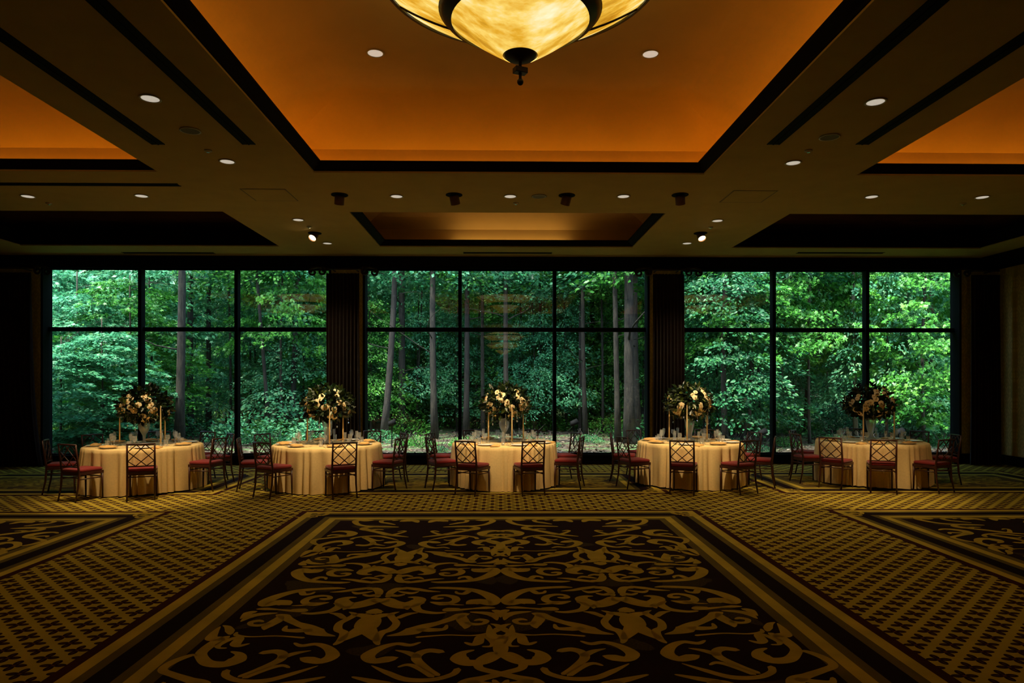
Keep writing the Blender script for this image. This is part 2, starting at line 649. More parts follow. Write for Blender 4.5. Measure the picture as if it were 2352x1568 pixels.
# ------------------------------------------------------------------ carpet panels
def rug(x0, x1, y0, y1, field, parent):
    cx, cy, hx, hy = (x0 + x1) / 2, (y0 + y1) / 2, (x1 - x0) / 2 + 0.085, (y1 - y0) / 2 + 0.085
    o = obj('carpet_panel', MB().add([(-hx, -hy, 0), (hx, -hy, 0), (hx, hy, 0), (-hx, hy, 0)], [(0, 1, 2, 3)]),
            rug_mat('carpet_border', hx, hy, field), parent, loc=(cx, cy, 0.003))
    return o


FIELD_DARK = (0.016, 0.006, 0.007)
FIELD_WINDOWLIT = (0.085, 0.055, 0.018)  # same dark field, made lighter in colour for the window light on it
rugs = []
for (x0, x1) in ((-10.2, -4.75), (-2.75, 2.75), (4.78, 10.3)):
    rugs.append(rug(x0, x1, 1.30, 9.75, FIELD_DARK, floor))
    rugs.append(rug(x0, x1, 11.33, 13.95, FIELD_WINDOWLIT, floor))

# scroll ornament: strokes traced in one quarter of the repeat, then mirrored
Q = lambda zx, zy: on_z(640 + zx / 7.84, 1140 + zy / 7.84, 0.0)
AX, AY = on_z(896, 1340, 0).x, 6.22
STROKES = [
    ([(1690, 435), (1580, 436), (1470, 428), (1390, 448), (1385, 475), (1440, 512), (1550, 535), (1700, 545), (1900, 548), (2150, 556)], [.05, .13, .11, .09, .08, .07, .06, .07, .08, .03]),
    ([(2060, 442), (2130, 432), (1990, 424), (1860, 440), (1860, 470), (1960, 486), (2090, 512)], [.03, .05, .05, .06, .06, .07, .03]),
    ([(2230, 450), (2330, 436), (2450, 440), (2500, 470)], [.09, .15, .12, .05]),
    ([(1880, 605), (1780, 600), (1640, 612), (1540, 592), (1560, 566), (1690, 556)], [.03, .05, .09, .12, .07, .04]),
    ([(1570, 612), (1800, 650), (1960, 690), (2080, 690), (2270, 640), (2250, 626), (2150, 640)], [.05, .09, .10, .06, .04, .04, .02]),
    ([(2000, 700), (2150, 715), (2330, 735)], [.07, .06, .02]),
    ([(970, 648), (1100, 632), (1250, 640), (1330, 672), (1260, 708), (1090, 730), (850, 758), (660, 785), (620, 830), (680, 868), (750, 868)], [.03, .06, .10, .13, .11, .07, .06, .06, .07, .05, .02]),
    ([(885, 718), (960, 698), (1080, 700), (1230, 712)], [.03, .05, .06, .06]),
    ([(1060, 890), (1190, 872), (1250, 838), (1190, 812), (1020, 818), (860, 850), (740, 890), (690, 960), (720, 1000)], [.02, .06, .13, .10, .09, .08, .08, .09, .05]),
    ([(930, 915), (840, 918), (780, 945), (820, 985), (900, 985), (960, 945), (1040, 930), (1110, 944)], [.02, .03, .06, .05, .07, .08, .05, .02]),
    ([(390, 1090), (470, 1035), (560, 990), (660, 985), (740, 975)], [.01, .06, .09, .08, .04]),
    ([(400, 1100), (500, 1085), (620, 1050), (700, 1022)], [.01, .05, .07, .03]),
    ([(740, 1036), (800, 1012), (1000, 998), (1300, 1002), (1650, 985)], [.02, .04, .02, .02, .03]),
    ([(1240, 1088), (1300, 1052), (1480, 1045), (1620, 1046)], [.02, .05, .08, .05]),
    ([(890, 1200), (1000, 1185), (1120, 1155), (1330, 1110), (1540, 1075), (1700, 1035), (1850, 1010), (2010, 995)], [.05, .10, .08, .07, .10, .15, .07, .01]),
    ([(1630, 945), (1750, 925), (1900, 935), (2080, 905), (2210, 855), (2150, 822), (2010, 832), (1930, 840)], [.02, .05, .05, .07, .10, .08, .10, .06]),
    ([(1310, 775), (1380, 748), (1580, 722), (1820, 722), (2000, 756), (2160, 795)], [.05, .05, .05, .06, .05, .01]),
    ([(1890, 788), (1800, 800), (1700, 785), (1580, 740)], [.02, .04, .05, .05]),
    ([(1420, 880), (1540, 888), (1660, 868), (1700, 830), (1600, 775), (1520, 745)], [.06, .07, .07, .07, .05, .04]),
    ([(1690, 850), (1790, 875), (1915, 890)], [.07, .05, .01]),
    ([(1840, 1225), (1960, 1195), (1930, 1150), (1890, 1105), (1960, 1050), (2080, 1020), (2130, 960), (2110, 930)], [.01, .06, .06, .06, .07, .07, .06, .03]),
    ([(1960, 1195), (2120, 1180), (2260, 1140), (2290, 1080), (2220, 1020), (2130, 960)], [.06, .09, .15, .17, .12, .05]),
    ([(1580, 1215), (1720, 1200), (1860, 1160)], [.01, .06, .05]),
    ([(2090, 1228), (2180, 1228), (2280, 1214)], [.03, .14, .05]),
    ([(840, 1132), (760, 1142), (690, 1128), (760, 1102), (880, 1096), (960, 1110)], [.02, .05, .05, .04, .05, .05]),
    ([(1030, 1055), (990, 1090), (1000, 1140), (960, 1185)], [.01, .09, .10, .05]),
    ([(460, 1165), (420, 1220), (470, 1240)], [.01, .08, .05]),
    ([(540, 1135), (530, 1185), (620, 1210), (820, 1222)], [.01, .08, .07, .02]),
    ([(440, 1272), (560, 1272), (760, 1262), (1000, 1246), (1170, 1242), (1120, 1262), (960, 1262)], [.03, .06, .03, .05, .05, .04, .02]),
    ([(780, 1325), (680, 1345), (540, 1350), (430, 1320), (340, 1365), (350, 1430), (440, 1490), (590, 1530), (850, 1552), (1120, 1560), (1280, 1552)], [.05, .14, .13, .08, .12, .11, .09, .08, .06, .06, .02]),
    ([(850, 1500), (840, 1472), (740, 1464), (650, 1495), (560, 1522)], [.02, .04, .06, .06, .04]),
    ([(1130, 1398), (1220, 1392), (1270, 1402), (1200, 1432), (1060, 1440), (940, 1415), (930, 1372), (1030, 1335), (1190, 1325), (1340, 1345)], [.03, .06, .05, .04, .05, .07, .07, .07, .09, .02]),
    ([(1190, 1218), (1350, 1212), (1540, 1235), (1590, 1278), (1550, 1312), (1450, 1335)], [.03, .05, .07, .08, .06, .02]),
    ([(860, 1308), (1000, 1312), (1150, 1330)], [.01, .03, .05]),
    ([(1670, 1412), (1560, 1408), (1510, 1378), (1600, 1332), (1760, 1300), (1920, 1325), (2040, 1370), (2090, 1340)], [.02, .06, .12, .14, .16, .15, .14, .05]),
    ([(1720, 1250), (1720, 1280)], [.01, .08]),
    ([(1740, 1452), (1850, 1432), (1960, 1440), (2010, 1420)], [.03, .05, .07, .05]),
    ([(1820, 1502), (1720, 1482), (1600, 1472), (1480, 1500)], [.02, .05, .06, .01]),
    ([(1690, 1545), (1830, 1540), (1930, 1500), (1990, 1450)], [.05, .08, .08, .06]),
    ([(1120, 1495), (1300, 1505), (1500, 1535), (1700, 1560)], [.01, .05, .07, .05]),
]


def catmull(pts, wid, sub=5):
    P, W = [], []
    n = len(pts)
    for i in range(n - 1):
        p0, p1, p2, p3 = pts[max(i - 1, 0)], pts[i], pts[i + 1], pts[min(i + 2, n - 1)]
        for k in range(sub):
            t = k / sub
            t2, t3 = t * t, t * t * t
            P.append(0.5 * ((2 * p1) + (p2 - p0) * t + (2 * p0 - 5 * p1 + 4 * p2 - p3) * t2 + (3 * p1 - p0 - 3 * p2 + p3) * t3))
            W.append(wid[i] + (wid[i + 1] - wid[i]) * t)
    P.append(pts[-1])
    W.append(wid[-1])
    return P, W


def scroll_quarter():
    """ribbons of one quarter, in metres from the cluster's own centre (u outward, v away)"""
    out = []
    for (pts, wid) in STROKES:
        pts = [Q(*p) for p in pts]
        pts = [Vector((p.x - AX, p.y - AY)) for p in pts]
        P, W = catmull(pts, wid)
        # round the ends
        L, Rr = [], []
        for i, p in enumerate(P):
            t = (P[min(i + 1, len(P) - 1)] - P[max(i - 1, 0)])
            if t.length < 1e-6:
                t = Vector((1, 0))
            t.normalize()
            nrm = Vector((-t.y, t.x))
            L.append(p + nrm * W[i] * 0.5)
            Rr.append(p - nrm * W[i] * 0.5)
        t = (P[-1] - P[-2]).normalized()
        tip = P[-1] + t * W[-1] * 0.5
        t = (P[0] - P[1]).normalized()
        tip0 = P[0] + t * W[0] * 0.5
        out.append((L, Rr, tip0, tip))
    return out


QUARTER = scroll_quarter()


def scroll_mesh(name, sx_, sy_, kx=1.0, ky=1.0, z=0.0):
    mb = MB()
    for (L, Rr, t0, t1) in QUARTER:
        n = len(L)
        vs = [t0] + L + Rr + [t1]
        vs = [(v.x * sx_ * kx, v.y * sy_ * ky, z) for v in vs]
        fs = [(0, 1 + n, 1)]
        for i in range(n - 1):
            fs.append((1 + i, 1 + n + i, 1 + n + i + 1, 1 + i + 1))
        fs.append((n, 2 * n, 2 * n + 1))
        mb.add(vs, fs)
    return mb.mesh(name, M['scroll'])


umin = min(v.x for (L, Rr, a, b_) in QUARTER for v in L + Rr)
umax = max(v.x for (L, Rr, a, b_) in QUARTER for v in L + Rr)
vmax = max(v.y for (L, Rr, a, b_) in QUARTER for v in L + Rr)
SCR = {(sx_, sy_): scroll_mesh('scroll_ornament', sx_, sy_) for sx_ in (1, -1) for sy_ in (1, -1)}
HALF = -AX
for ri, (x0, x1) in enumerate(((-10.2, -4.75), (-2.75, 2.75), (4.78, 10.3))):
    par = rugs[ri * 2]
    cxr = (x0 + x1) / 2
    for half in (-1, 1):
        for side in (-1, 1):
            for sy_ in (-1, 1):
                o = link('scroll_ornament', SCR[(side, sy_)], par,
                         (half * HALF, 6.22 - par.location.y, 0.0015 + 0.0004 * (half > 0) + 0.0008 * (side > 0)))
    par2 = rugs[ri * 2 + 1]
    for half in (-1, 1):
        for side in (-1, 1):
            for sy_ in (-1, 1):
                o = link('scroll_ornament', SCR[(side, sy_)], par2, (half * 1.02, 0, 0.0015 + 0.0004 * (half > 0) + 0.0008 * (side > 0)))
                o.scale = (0.9, 0.24, 1)


# dim hatched leaves woven into the dark field
def leaf_shape(L, Wd, lobes=7):
    mb = MB()
    n = 16
    top, bot = [], []
    for i in range(n + 1):
        t = i / n
        w = Wd * math.sin(PI * t) ** 0.7 * (0.72 + 0.28 * abs(math.sin(lobes * PI * t / 2)))
        top.append((L * (t - 0.5), w + 0.05 * math.sin(PI * t), 0))
        bot.append((L * (t - 0.5), -w + 0.05 * math.sin(PI * t), 0))
    vs = top + bot
    fs = [(i, n + 1 + i, n + 2 + i, i + 1) for i in range(n)]
    mb.add(vs, fs)
    return mb.mesh('hatched_leaf', M['hatchleaf'])


HL = [leaf_shape(0.9, 0.13), leaf_shape(0.6, 0.17, 5), leaf_shape(0.35, 0.12, 3)]
for ri in range(3):
    par = rugs[ri * 2]
    for sx_ in (-1, 1):
        for (lx, ly, an, k) in ((1.74, 6.95, 55, 0), (1.74, 5.5, -55, 0), (1.62, 8.75, 10, 1), (0.10, 8.3, 80, 1), (1.05, 6.22, 0, 2), (0.1, 6.4, 85, 2),
                                (1.72, 6.22, 30, 1), (0.25, 5.3, 60, 1), (0.9, 7.7, 15, 2), (0.9, 4.75, -15, 2), (1.68, 4.0, -10, 1)):
            o = link('hatched_leaf', HL[k], par, (sx_ * lx, ly - par.location.y, 0.0008), 0)
            o.rotation_euler = (0, 0, R(an) if sx_ > 0 else PI - R(an))

# corner scrolls in the borders
mbc = MB()
for (pts, wid) in (([(0, 0), (.10, .04), (.18, -.02), (.14, -.10), (.05, -.08), (.06, -.03)], [.05, .06, .06, .05, .04, .02]),
                   ([(0, 0), (-.05, .10), (-.02, .2), (.06, .2), (.07, .12), (.02, .11)], [.05, .06, .06, .05, .04, .02]),
                   ([(.14, -.1), (.25, -.12), (.36, -.06)], [.03, .05, .01]), ([(.06, .2), (-.02, .3), (-.12, .38)], [.03, .05, .01])):
    P, W = catmull([Vector(p) for p in pts], wid)
    L, Rr = [], []
    for i, p in enumerate(P):
        t = (P[min(i + 1, len(P) - 1)] - P[max(i - 1, 0)]).normalized()
        nrm = Vector((-t.y, t.x))
        L.append((*(p + nrm * W[i] / 2), 0))
        Rr.append((*(p - nrm * W[i] / 2), 0))
    n = len(L)
    mbc.add(L + Rr, [(i, n + i, n + i + 1, i + 1) for i in range(n - 1)])
corner_me = mbc.mesh('corner_scroll', M['scroll'])
for o in rugs:
    hx = max(v.co.x for v in o.data.vertices)
    hy = max(v.co.y for v in o.data.vertices)
    for sx_ in (-1, 1):
        for sy_ in (-1, 1):
            c = link('corner_scroll', corner_me, o, (sx_ * (hx - 0.36), sy_ * (hy - 0.36), 0.002))
            c.scale = (sx_, sy_, 1)
            c.rotation_euler = (0, 0, 0)

# ------------------------------------------------------------------ ceiling fittings
def spot_lamp(name, loc, target, energy, angle, blend=0.6, color=LAMP_WARM, parent=None, radius=0.04):
    d = bpy.data.lights.new(name, 'SPOT')
    d.energy = energy
    d.color = color
    d.spot_size = angle
    d.spot_blend = blend
    d.shadow_soft_size = radius
    o = bpy.data.objects.new(name, d)
    col.objects.link(o)
    o.location = loc
    o.rotation_euler = (Vector(target) - Vector(loc)).to_track_quat('-Z', 'Y').to_euler()
    if parent is not None:
        o.parent = parent
        o.matrix_parent_inverse = Matrix.Translation(-parent.location)
    return o


ring_me = MB().lathe([(0.082, 0.0), (0.100, -0.004), (0.104, -0.010), (0.090, -0.012), (0.082, 0.0)], 28).mesh('trim_ring', M['ring'], True)
cup_me = MB().lathe([(0.0001, -0.003), (0.05, -0.004), (0.083, -0.008)], 28).mesh('lens', M['lens'], True)
DL = [
    (345, 225, 'recessed downlight in the left ceiling beam, nearest the camera', 34),
    (522, 370, 'recessed downlight at the far end of the left ceiling beam', 34),
    (64, 450, 'recessed downlight near the left edge of the ceiling, before the dark coffer', 120),
    (325, 449, 'recessed downlight above the leftmost table, below the long slot vent', 760),
    (911, 450, 'recessed downlight between the two leftmost unlit brown spotlights in the middle', 60),
    (1172, 450, 'recessed downlight in the middle of the cross beam, left of a round speaker grille', 75),
    (1432, 450, 'recessed downlight between the two rightmost brown spotlights', 60),
    (2002, 451, 'recessed downlight above the rightmost table', 620),
    (2256, 452, 'recessed downlight near the right edge of the ceiling', 120),
    (685, 504, 'recessed downlight above the left glowing spotlight', 110),
    (752, 558, 'recessed downlight just right of the left glowing spotlight', 110),
    (1648, 506, 'recessed downlight above the right glowing spotlight', 110),
    (1578, 558, 'recessed downlight just left of the right glowing spotlight', 110),
    (2011, 233, 'recessed downlight in the right ceiling beam, nearest the camera', 34),
    (1822, 373, 'recessed downlight at the far end of the right ceiling beam', 34),
]


def downlight(loc, label, energy, down=ZC):
    t = thing('downlight', label, 'downlight', loc, 0, 'recessed ceiling downlights')
    link('trim_ring', ring_me, t)
    link('lens', cup_me, t)
    if energy:
        big = energy > 300
        spot_lamp('downlight_beam', (loc[0], loc[1], loc[2] - 0.02), (loc[0] * (1.06 if big else 1), loc[1] + (0.8 if big else 0), 0), energy, R(44 if big else 95), 0.8, parent=t, radius=0.07)
    return t


for (px, py, lab, en) in DL:
    downlight(tuple(on_z(px, py, ZC)), lab, en)
downlight(tuple(on_z(862, 121, 5.53)), 'recessed downlight in the orange vault left of the chandelier', 30)
downlight(tuple(on_z(1494, 123, 5.53)), 'recessed downlight in the orange vault right of the chandelier', 30)

for (px, py, lab) in ((437, 299, 'round dark speaker grille in the left ceiling beam'), (1905, 314, 'round dark speaker grille in the right ceiling beam'),
                      (1238, 450, 'round dark speaker grille in the middle of the cross beam')):
    t = thing('ceiling_speaker', lab, 'speaker', tuple(on_z(px, py, ZC)))
    obj('rim', MB().lathe([(0.094, 0.0), (0.11, -0.004), (0.114, -0.010), (0.098, -0.012)], 28), M['ring'], t, True)
    obj('grille', MB().lathe([(0.0001, -0.008), (0.06, -0.010), (0.098, -0.011)], 28), M['grille'], t, True)
for (px, py, lab) in ((478, 345, 'small sprinkler head in the left ceiling beam'), (112, 466, 'small sprinkler head near the left edge of the ceiling'),
                      (1185, 466, 'small sprinkler head in the middle of the cross beam'), (710, 520, 'small sprinkler head above the left glowing spotlight'),
                      (1857, 345, 'small sprinkler head in the right ceiling beam'), (2212, 467, 'small sprinkler head near the right edge of the ceiling'),
                      (1632, 521, 'small sprinkler head above the right glowing spotlight')):
    t = thing('sprinkler_head', lab, 'sprinkler', tuple(on_z(px, py, ZC)))
    obj('escutcheon', MB().lathe([(0.0001, 0.0), (0.045, 0.0), (0.045, -0.012), (0.015, -0.022), (0.0001, -0.022)], 16), M['ring'], t, True)
    obj('deflector', MB().lathe([(0.010, -0.018), (0.010, -0.026), (0.02, -0.028), (0.0001, -0.03)], 12), M['steel'], t)

for (px, py, lab, k) in ((550, 433, 'square access panel outlined in the ceiling on the left', 0), (1685, 437, 'square access panel outlined in the ceiling on the right', 1)):
    a = on_z(px, py, ZC)
    s = 0.66
    t = thing('access_panel', lab, 'panel', (a.x + s / 2, a.y + s / 2, ZC))
    h = s / 2
    obj('panel_frame', MB().box(-h, h, -h, -h + .012, -.003, 0).box(-h, h, h - .012, h, -.003, 0).box(-h, -h + .012, -h, h, -.003, 0).box(h - .012, h, -h, h, -.003, 0), M['grille'], t)
    obj('panel_door', MB().box(-h + .018, h - .018, -h + .018, h - .018, -.0045, 0), M['ceiling'], t)

# slot diffusers
def slot(x0, x1, y0, y1, lab):
    cx, cy = (x0 + x1) / 2, (y0 + y1) / 2
    t = thing('slot_vent', lab, 'vent', (cx, cy, ZC), 0, 'linear slot vents')
    hx, hy = (x1 - x0) / 2, (y1 - y0) / 2
    obj('slot', MB().box(-hx, hx, -hy, hy, -0.006, 0), M['slot'], t)
    mb = MB()
    if hx > hy:
        mb.box(-hx - .012, hx + .012, -hy - .012, -hy, -.008, 0).box(-hx - .012, hx + .012, hy, hy + .012, -.008, 0)
        obj('vane', MB().box(-hx, hx, -.006, .006, -.012, -.006), M['slot'], t)
    else:
        mb.box(-hx - .012, -hx, -hy, hy, -.008, 0).box(hx, hx + .012, -hy, hy, -.008, 0)
        obj('vane', MB().box(-.006, .006, -hy, hy, -.012, -.006), M['slot'], t)
    obj('flange', mb, M['slot'], t)


for (px, lab) in ((364, 'long dark slot vent in the left beam, beside the left orange coffer'), (572, 'long dark slot vent in the left beam, beside the chandelier coffer'),
                  (1776, 'long dark slot vent in the right beam, beside the chandelier coffer'), (1980, 'long dark slot vent in the right beam, beside the right orange coffer')):
    a = on_z(px, 331, ZC)
    slot(a.x - 0.065, a.x + 0.065, 1.6, a.y, lab)
a = on_z(410, 424, ZC)
slot(-10.0, a.x, a.y - 0.05, a.y + 0.05, 'long dark slot vent across the ceiling at the left, before the orange coffer')
for (p0, p1, lab) in ((283, 490, 'thin slot vent above the left window'), (1065, 1267, 'thin slot vent above the middle window'), (1832, 2030, 'thin slot vent above the right window')):
    a, b_ = on_z(p0, 580, ZC), on_z(p1, 580, ZC)
    slot(a.x, b_.x, a.y - 0.05, a.y + 0.05, lab)

# tables are needed to aim the spots
TZ = 0.757
RT = 0.925
TAB = []
for (px, yfront) in ((331, 1033.0), (752, 1030.2), (1158, 1026.5), (1584, 1024.8), (2000, 1022.8)):
    d = on_z(px, yfront, TZ)
    # front-most point of the rim: move back one radius along the view axis
    c = Vector((math.sin(YAW), math.cos(YAW)))
    dist = d.y + RT
    e = ray(px, 900)
    TAB.append(Vector((e.x / e.y * dist, dist, 0)))


def can_spot(px, py, lab, target, energy, glow, zdrop=0.0):
    p = on_z(px, py, ZC)
    t = thing('spotlight', lab, 'spotlight', tuple(p), 0, 'adjustable ceiling spotlights')
    obj('mount_ring', MB().lathe([(0.0001, -0.004), (0.115, -0.004), (0.125, -0.010), (0.125, 0.0)], 24), M['slot'], t, True)
    d = (Vector(target) - p).normalized()
    s0 = Vector((0, 0, -0.03)) - d * 0.02
    e0 = s0 + d * 0.135
    obj('yoke', MB().tube([(0, 0, 0), tuple(s0 + d * 0.05)], 0.02, 8), M['bronze'], t)
    mb = MB()
    mb.tube([s0, s0 + d * 0.015, e0], [0.055, 0.072, 0.072], 20, caps=False)
    mb.tube([s0, s0 + d * 0.004], [0.055, 0.05], 20)
    mb.tube([e0, e0 - d * 0.02], [0.072, 0.062], 20, caps=False)
    obj('lamp_can', mb, M['can'], t, True)
    obj('bulb_face', MB().tube([e0 - d * 0.022, e0 - d * 0.02], [0.062, 0.062], 20), M['bulb'] if glow else M['lens'], t)
    spot_lamp('spotlight_beam', p + e0 + d * 0.01, target, energy, R(34), 0.7, parent=t, radius=0.05)
    return t


cans = [(780, 447, 'brown adjustable spotlight, leftmost of four in the cross beam', 1), (1043, 447, 'brown adjustable spotlight, second from left of four in the cross beam', 2),
        (1302, 448, 'brown adjustable spotlight, third from left of four in the cross beam', 2), (1562, 447, 'brown adjustable spotlight, rightmost of four in the cross beam', 3)]
for (px, py, lab, ti) in cans:
    can_spot(px, py, lab, (TAB[ti].x, TAB[ti].y - 0.2, 0.75), 480 if ti == 2 else 820, False)
can_spot(723, 535, 'glowing adjustable spotlight above the second table from the left', (TAB[0].x + 1.3, TAB[0].y - 2.6, 0.6), 160, True)
can_spot(1609, 535, 'glowing adjustable spotlight above the second table from the right', (TAB[4].x - 2.6, TAB[4].y - 2.6, 0.6), 160, True)

# ------------------------------------------------------------------ chandeliers
def chandelier(loc, label, lamp=True):
    t = thing('chandelier', label, 'chandelier', loc, 0, 'alabaster bowl chandeliers')
    # heights measured from the bowl's tip
    ZR, ZM, ZB = 0.66, 0.37, 0.05
    prof = []
    for i in range(9):
        k = i / 8
        prof.append((0.14 + (0.585 - 0.14) * k, ZB + (ZM - ZB) * (0.86 * k + 0.14 * k * k)))
    obj('bowl', MB().lathe(prof, 64), M['alabaster'], t, True)
    n = 8
    mb = MB()
    off = PI / n
    for s in range(n):
        pm = MB()
        a0, a1 = off + 2 * PI * s / n, off + 2 * PI * (s + 1) / n
        vs, fs = [], []
        for i in range(7):
            k = i / 6
            r = 0.60 + (1.10 - 0.60) * k
            z = ZM + 0.01 + (ZR - ZM) * (0.8 * k + 0.2 * k * k)
            for j in range(9):
                a_ = a0 + (a1 - a0) * j / 8
                vs.append((r * math.cos(a_), r * math.sin(a_), z))
        for i in range(6):
            for j in range(8):
                fs.append((i * 9 + j, i * 9 + j + 1, (i + 1) * 9 + j + 1, (i + 1) * 9 + j))
        pm.add(vs, fs)
        obj('glass_panel', pm, M['alabaster'], t, True)
        pts = []
        for i in range(7):
            k = i / 6
            r = 0.60 + 0.5 * k
            z = ZM + 0.005 + (ZR - ZM) * (0.8 * k + 0.2 * k * k)
            pts.append((r * math.cos(a0), r * math.sin(a0), z))
        obj('rib', MB().tube(pts, 0.011, 6), M['bronze'], t, True)
    obj('middle_ring', MB().lathe([(0.545, ZM - 0.055), (0.60, ZM - 0.022), (0.645, ZM + 0.03), (0.63, ZM + 0.045), (0.565, ZM - 0.005), (0.545, ZM - 0.055)], 64), M['bronze'], t, True)
    obj('rim', MB().lathe([(1.085, ZR - 0.02), (1.12, ZR - 0.01), (1.125, ZR + 0.025), (1.09, ZR + 0.025), (1.085, ZR - 0.02)], 64), M['bronze'], t, True)
    obj('top_plate', MB().lathe([(0.0001, ZR + 0.30), (0.5, ZR + 0.20), (1.10, ZR + 0.025)], 48), M['alabaster'], t, True)
    obj('end_cap', MB().lathe([(0.0001, 0.0), (0.03, 0.0), (0.10, 0.025), (0.143, 0.06), (0.143, 0.075)], 32), M['bronze'], t, True)
    fin = obj('finial', MB().tube([(0, 0, 0.005), (0, 0, -0.14)], 0.012, 10), M['bronze'], t)
    q = MB()
    q.box(-0.052, 0.052, -0.035, 0.035, -0.088, -0.045)
    f2 = obj('finial_block', q, M['bronze'], fin, bevel=0.004)
    f2.rotation_euler = (0, R(0), R(24))
    obj('finial_ball', MB().ellipsoid((0, 0, -0.155), (0.026, 0.026, 0.028), 14, 8), M['bronze'], fin, True)
    obj('stem', MB().tube([(0, 0, ZR + 0.28), (0, 0, 5.53 - loc[2])], 0.03, 10), M['bronze'], t)
    obj('canopy', MB().lathe([(0.03, 5.46 - loc[2]), (0.10, 5.49 - loc[2]), (0.16, 5.53 - loc[2])], 24), M['bronze'], t, True)
    return t


CH_Z = on_y(1195, 143, 5.4).z
chx = on_y(1195, 150, 5.4).x
ch = chandelier((chx, 5.4, CH_Z), 'big amber alabaster bowl chandelier with dark metal ribs and hanging finial, in the middle coffer')
index_kids(ch)
for (x, y, lab) in ((-7.24, 5.4, 'amber bowl chandelier of the left coffer, mirrored in the left window'), (7.47, 5.4, 'amber bowl chandelier of the right coffer, mirrored in the right window'),
                    (chx, -3.4, 'amber bowl chandelier behind the camera, mirrored lower in the middle window'), (chx, -11.5, 'farthest amber bowl chandelier at the rear, mirrored lowest in the middle window')):
    c = copy_tree(ch)
    c.location = (x, y, CH_Z if y > 0 else CH_Z - 0.87)
    c['label'] = lab

# ------------------------------------------------------------------ drapes and rods
def drape(x0, x1, y, lab, flare=0.0, seed=0, folds=9):
    rr = random.Random(seed)
    t = thing('drape', lab, 'drape', ((x0 + x1) / 2, y, 0))
    h = (x1 - x0) / 2
    mb = MB()
    nx, nz = folds * 8, 14
    vs = []
    for j in range(nz + 1):
        k = j / nz
        z = 0.01 + (4.22 - 0.01) * k
        wid = h * (1 + 0.06 * (1 - k) ** 3)
        for i in range(nx + 1):
            u_ = i / nx
            amp = 0.055 * (1 - 0.25 * k)
            ph = u_ * folds * 2 * PI + 0.5 * math.sin(3 * k + seed)
            vs.append((-wid + 2 * wid * u_ + 0.012 * math.sin(2 * ph) + flare * (1 - k) ** 4 * u_, amp * math.sin(ph), z))
    fs = [(j * (nx + 1) + i, j * (nx + 1) + i + 1, (j + 1) * (nx + 1) + i + 1, (j + 1) * (nx + 1) + i) for j in range(nz) for i in range(nx)]
    mb.add(vs, fs)
    o = obj('fabric', mb, M['drape'], t, True)
    sm = o.modifiers.new('solid', 'SOLIDIFY')
    sm.thickness = 0.006
    return t


drape(-11.9, -10.14, 14.95, 'dark brown floor-length drape at the far left end of the window wall', 0.16, 1, 16)
drape(-3.785, -3.075, 14.95, 'dark brown drape on the pier between the left and middle windows', 0.0, 2)
drape(3.355, 4.035, 14.95, 'dark brown drape on the pier between the middle and right windows', 0.0, 3)
drape(10.43, 11.05, 14.95, 'dark brown drape in the corner right of the right window', 0.0, 4)


def spiral(cx, cz, r0, turns, start, sgn, n=26):
    pts = []
    for i in range(n + 1):
        k = i / n
        a_ = start + sgn * turns * 2 * PI * k
        r = r0 * (1 - 0.72 * k)
        pts.append((cx + r * math.cos(a_), 0, cz + r * math.sin(a_)))
    return pts


def rod(x0, x1, lab, ends=(True, True)):
    cx = (x0 + x1) / 2
    h = (x1 - x0) / 2
    t = thing('curtain_rod', lab, 'curtain rod', (cx, 14.95, 4.275))
    obj('pole', MB().tube([(-h, 0, 0.04), (h, 0, 0.04)], 0.022, 10), M['iron'], t, True)
    for s, on in ((-1, ends[0]), (1, ends[1])):
        if not on:
            continue
        mb = MB()
        p1 = spiral(s * (h + 0.10), -0.015, 0.085, 1.3, PI / 2, s)
        mb.tube([(s * h, 0, 0.04), (s * (h + 0.05), 0, 0.07)] + p1, 0.024, 6)
        p2 = spiral(s * (h + 0.30), -0.03, 0.085, 1.3, PI / 2 if s > 0 else PI / 2, -s)
        mb.tube([(s * (h + 0.10), 0, 0.07), (s * (h + 0.2), 0, 0.08)] + p2, 0.024, 6)
        obj('scroll_finial', mb, M['iron'], t, True)
    for xx in (-h * 0.7, h * 0.7):
        obj('bracket', MB().tube([(xx, 0, 0.04), (xx, 0.34, 0.04)], 0.014, 8), M['iron'], t)


rod(-11.9, -10.12, 'dark scrolled curtain rod above the far left drape', (False, True))
rod(-3.80, -3.06, 'dark scrolled curtain rod between the left and middle windows')
rod(3.34, 4.05, 'dark scrolled curtain rod between the middle and right windows')
rod(10.42, 11.05, 'dark scrolled curtain rod in the right corner', (True, False))

# ------------------------------------------------------------------ tables
TNAME = ['far-left table', 'left-centre table', 'middle table', 'right-centre table', 'far-right table']
table_leg = MB().tube([(0, 0, 0), (0, 0, 0.71)], 0.022, 8).mesh('leg', M['steel'])
top_me = MB().lathe([(0.0001, 0.712), (RT - 0.015, 0.712), (RT - 0.012, 0.745), (0.0001, 0.745)], 48).mesh('tabletop', M['darkwood'])


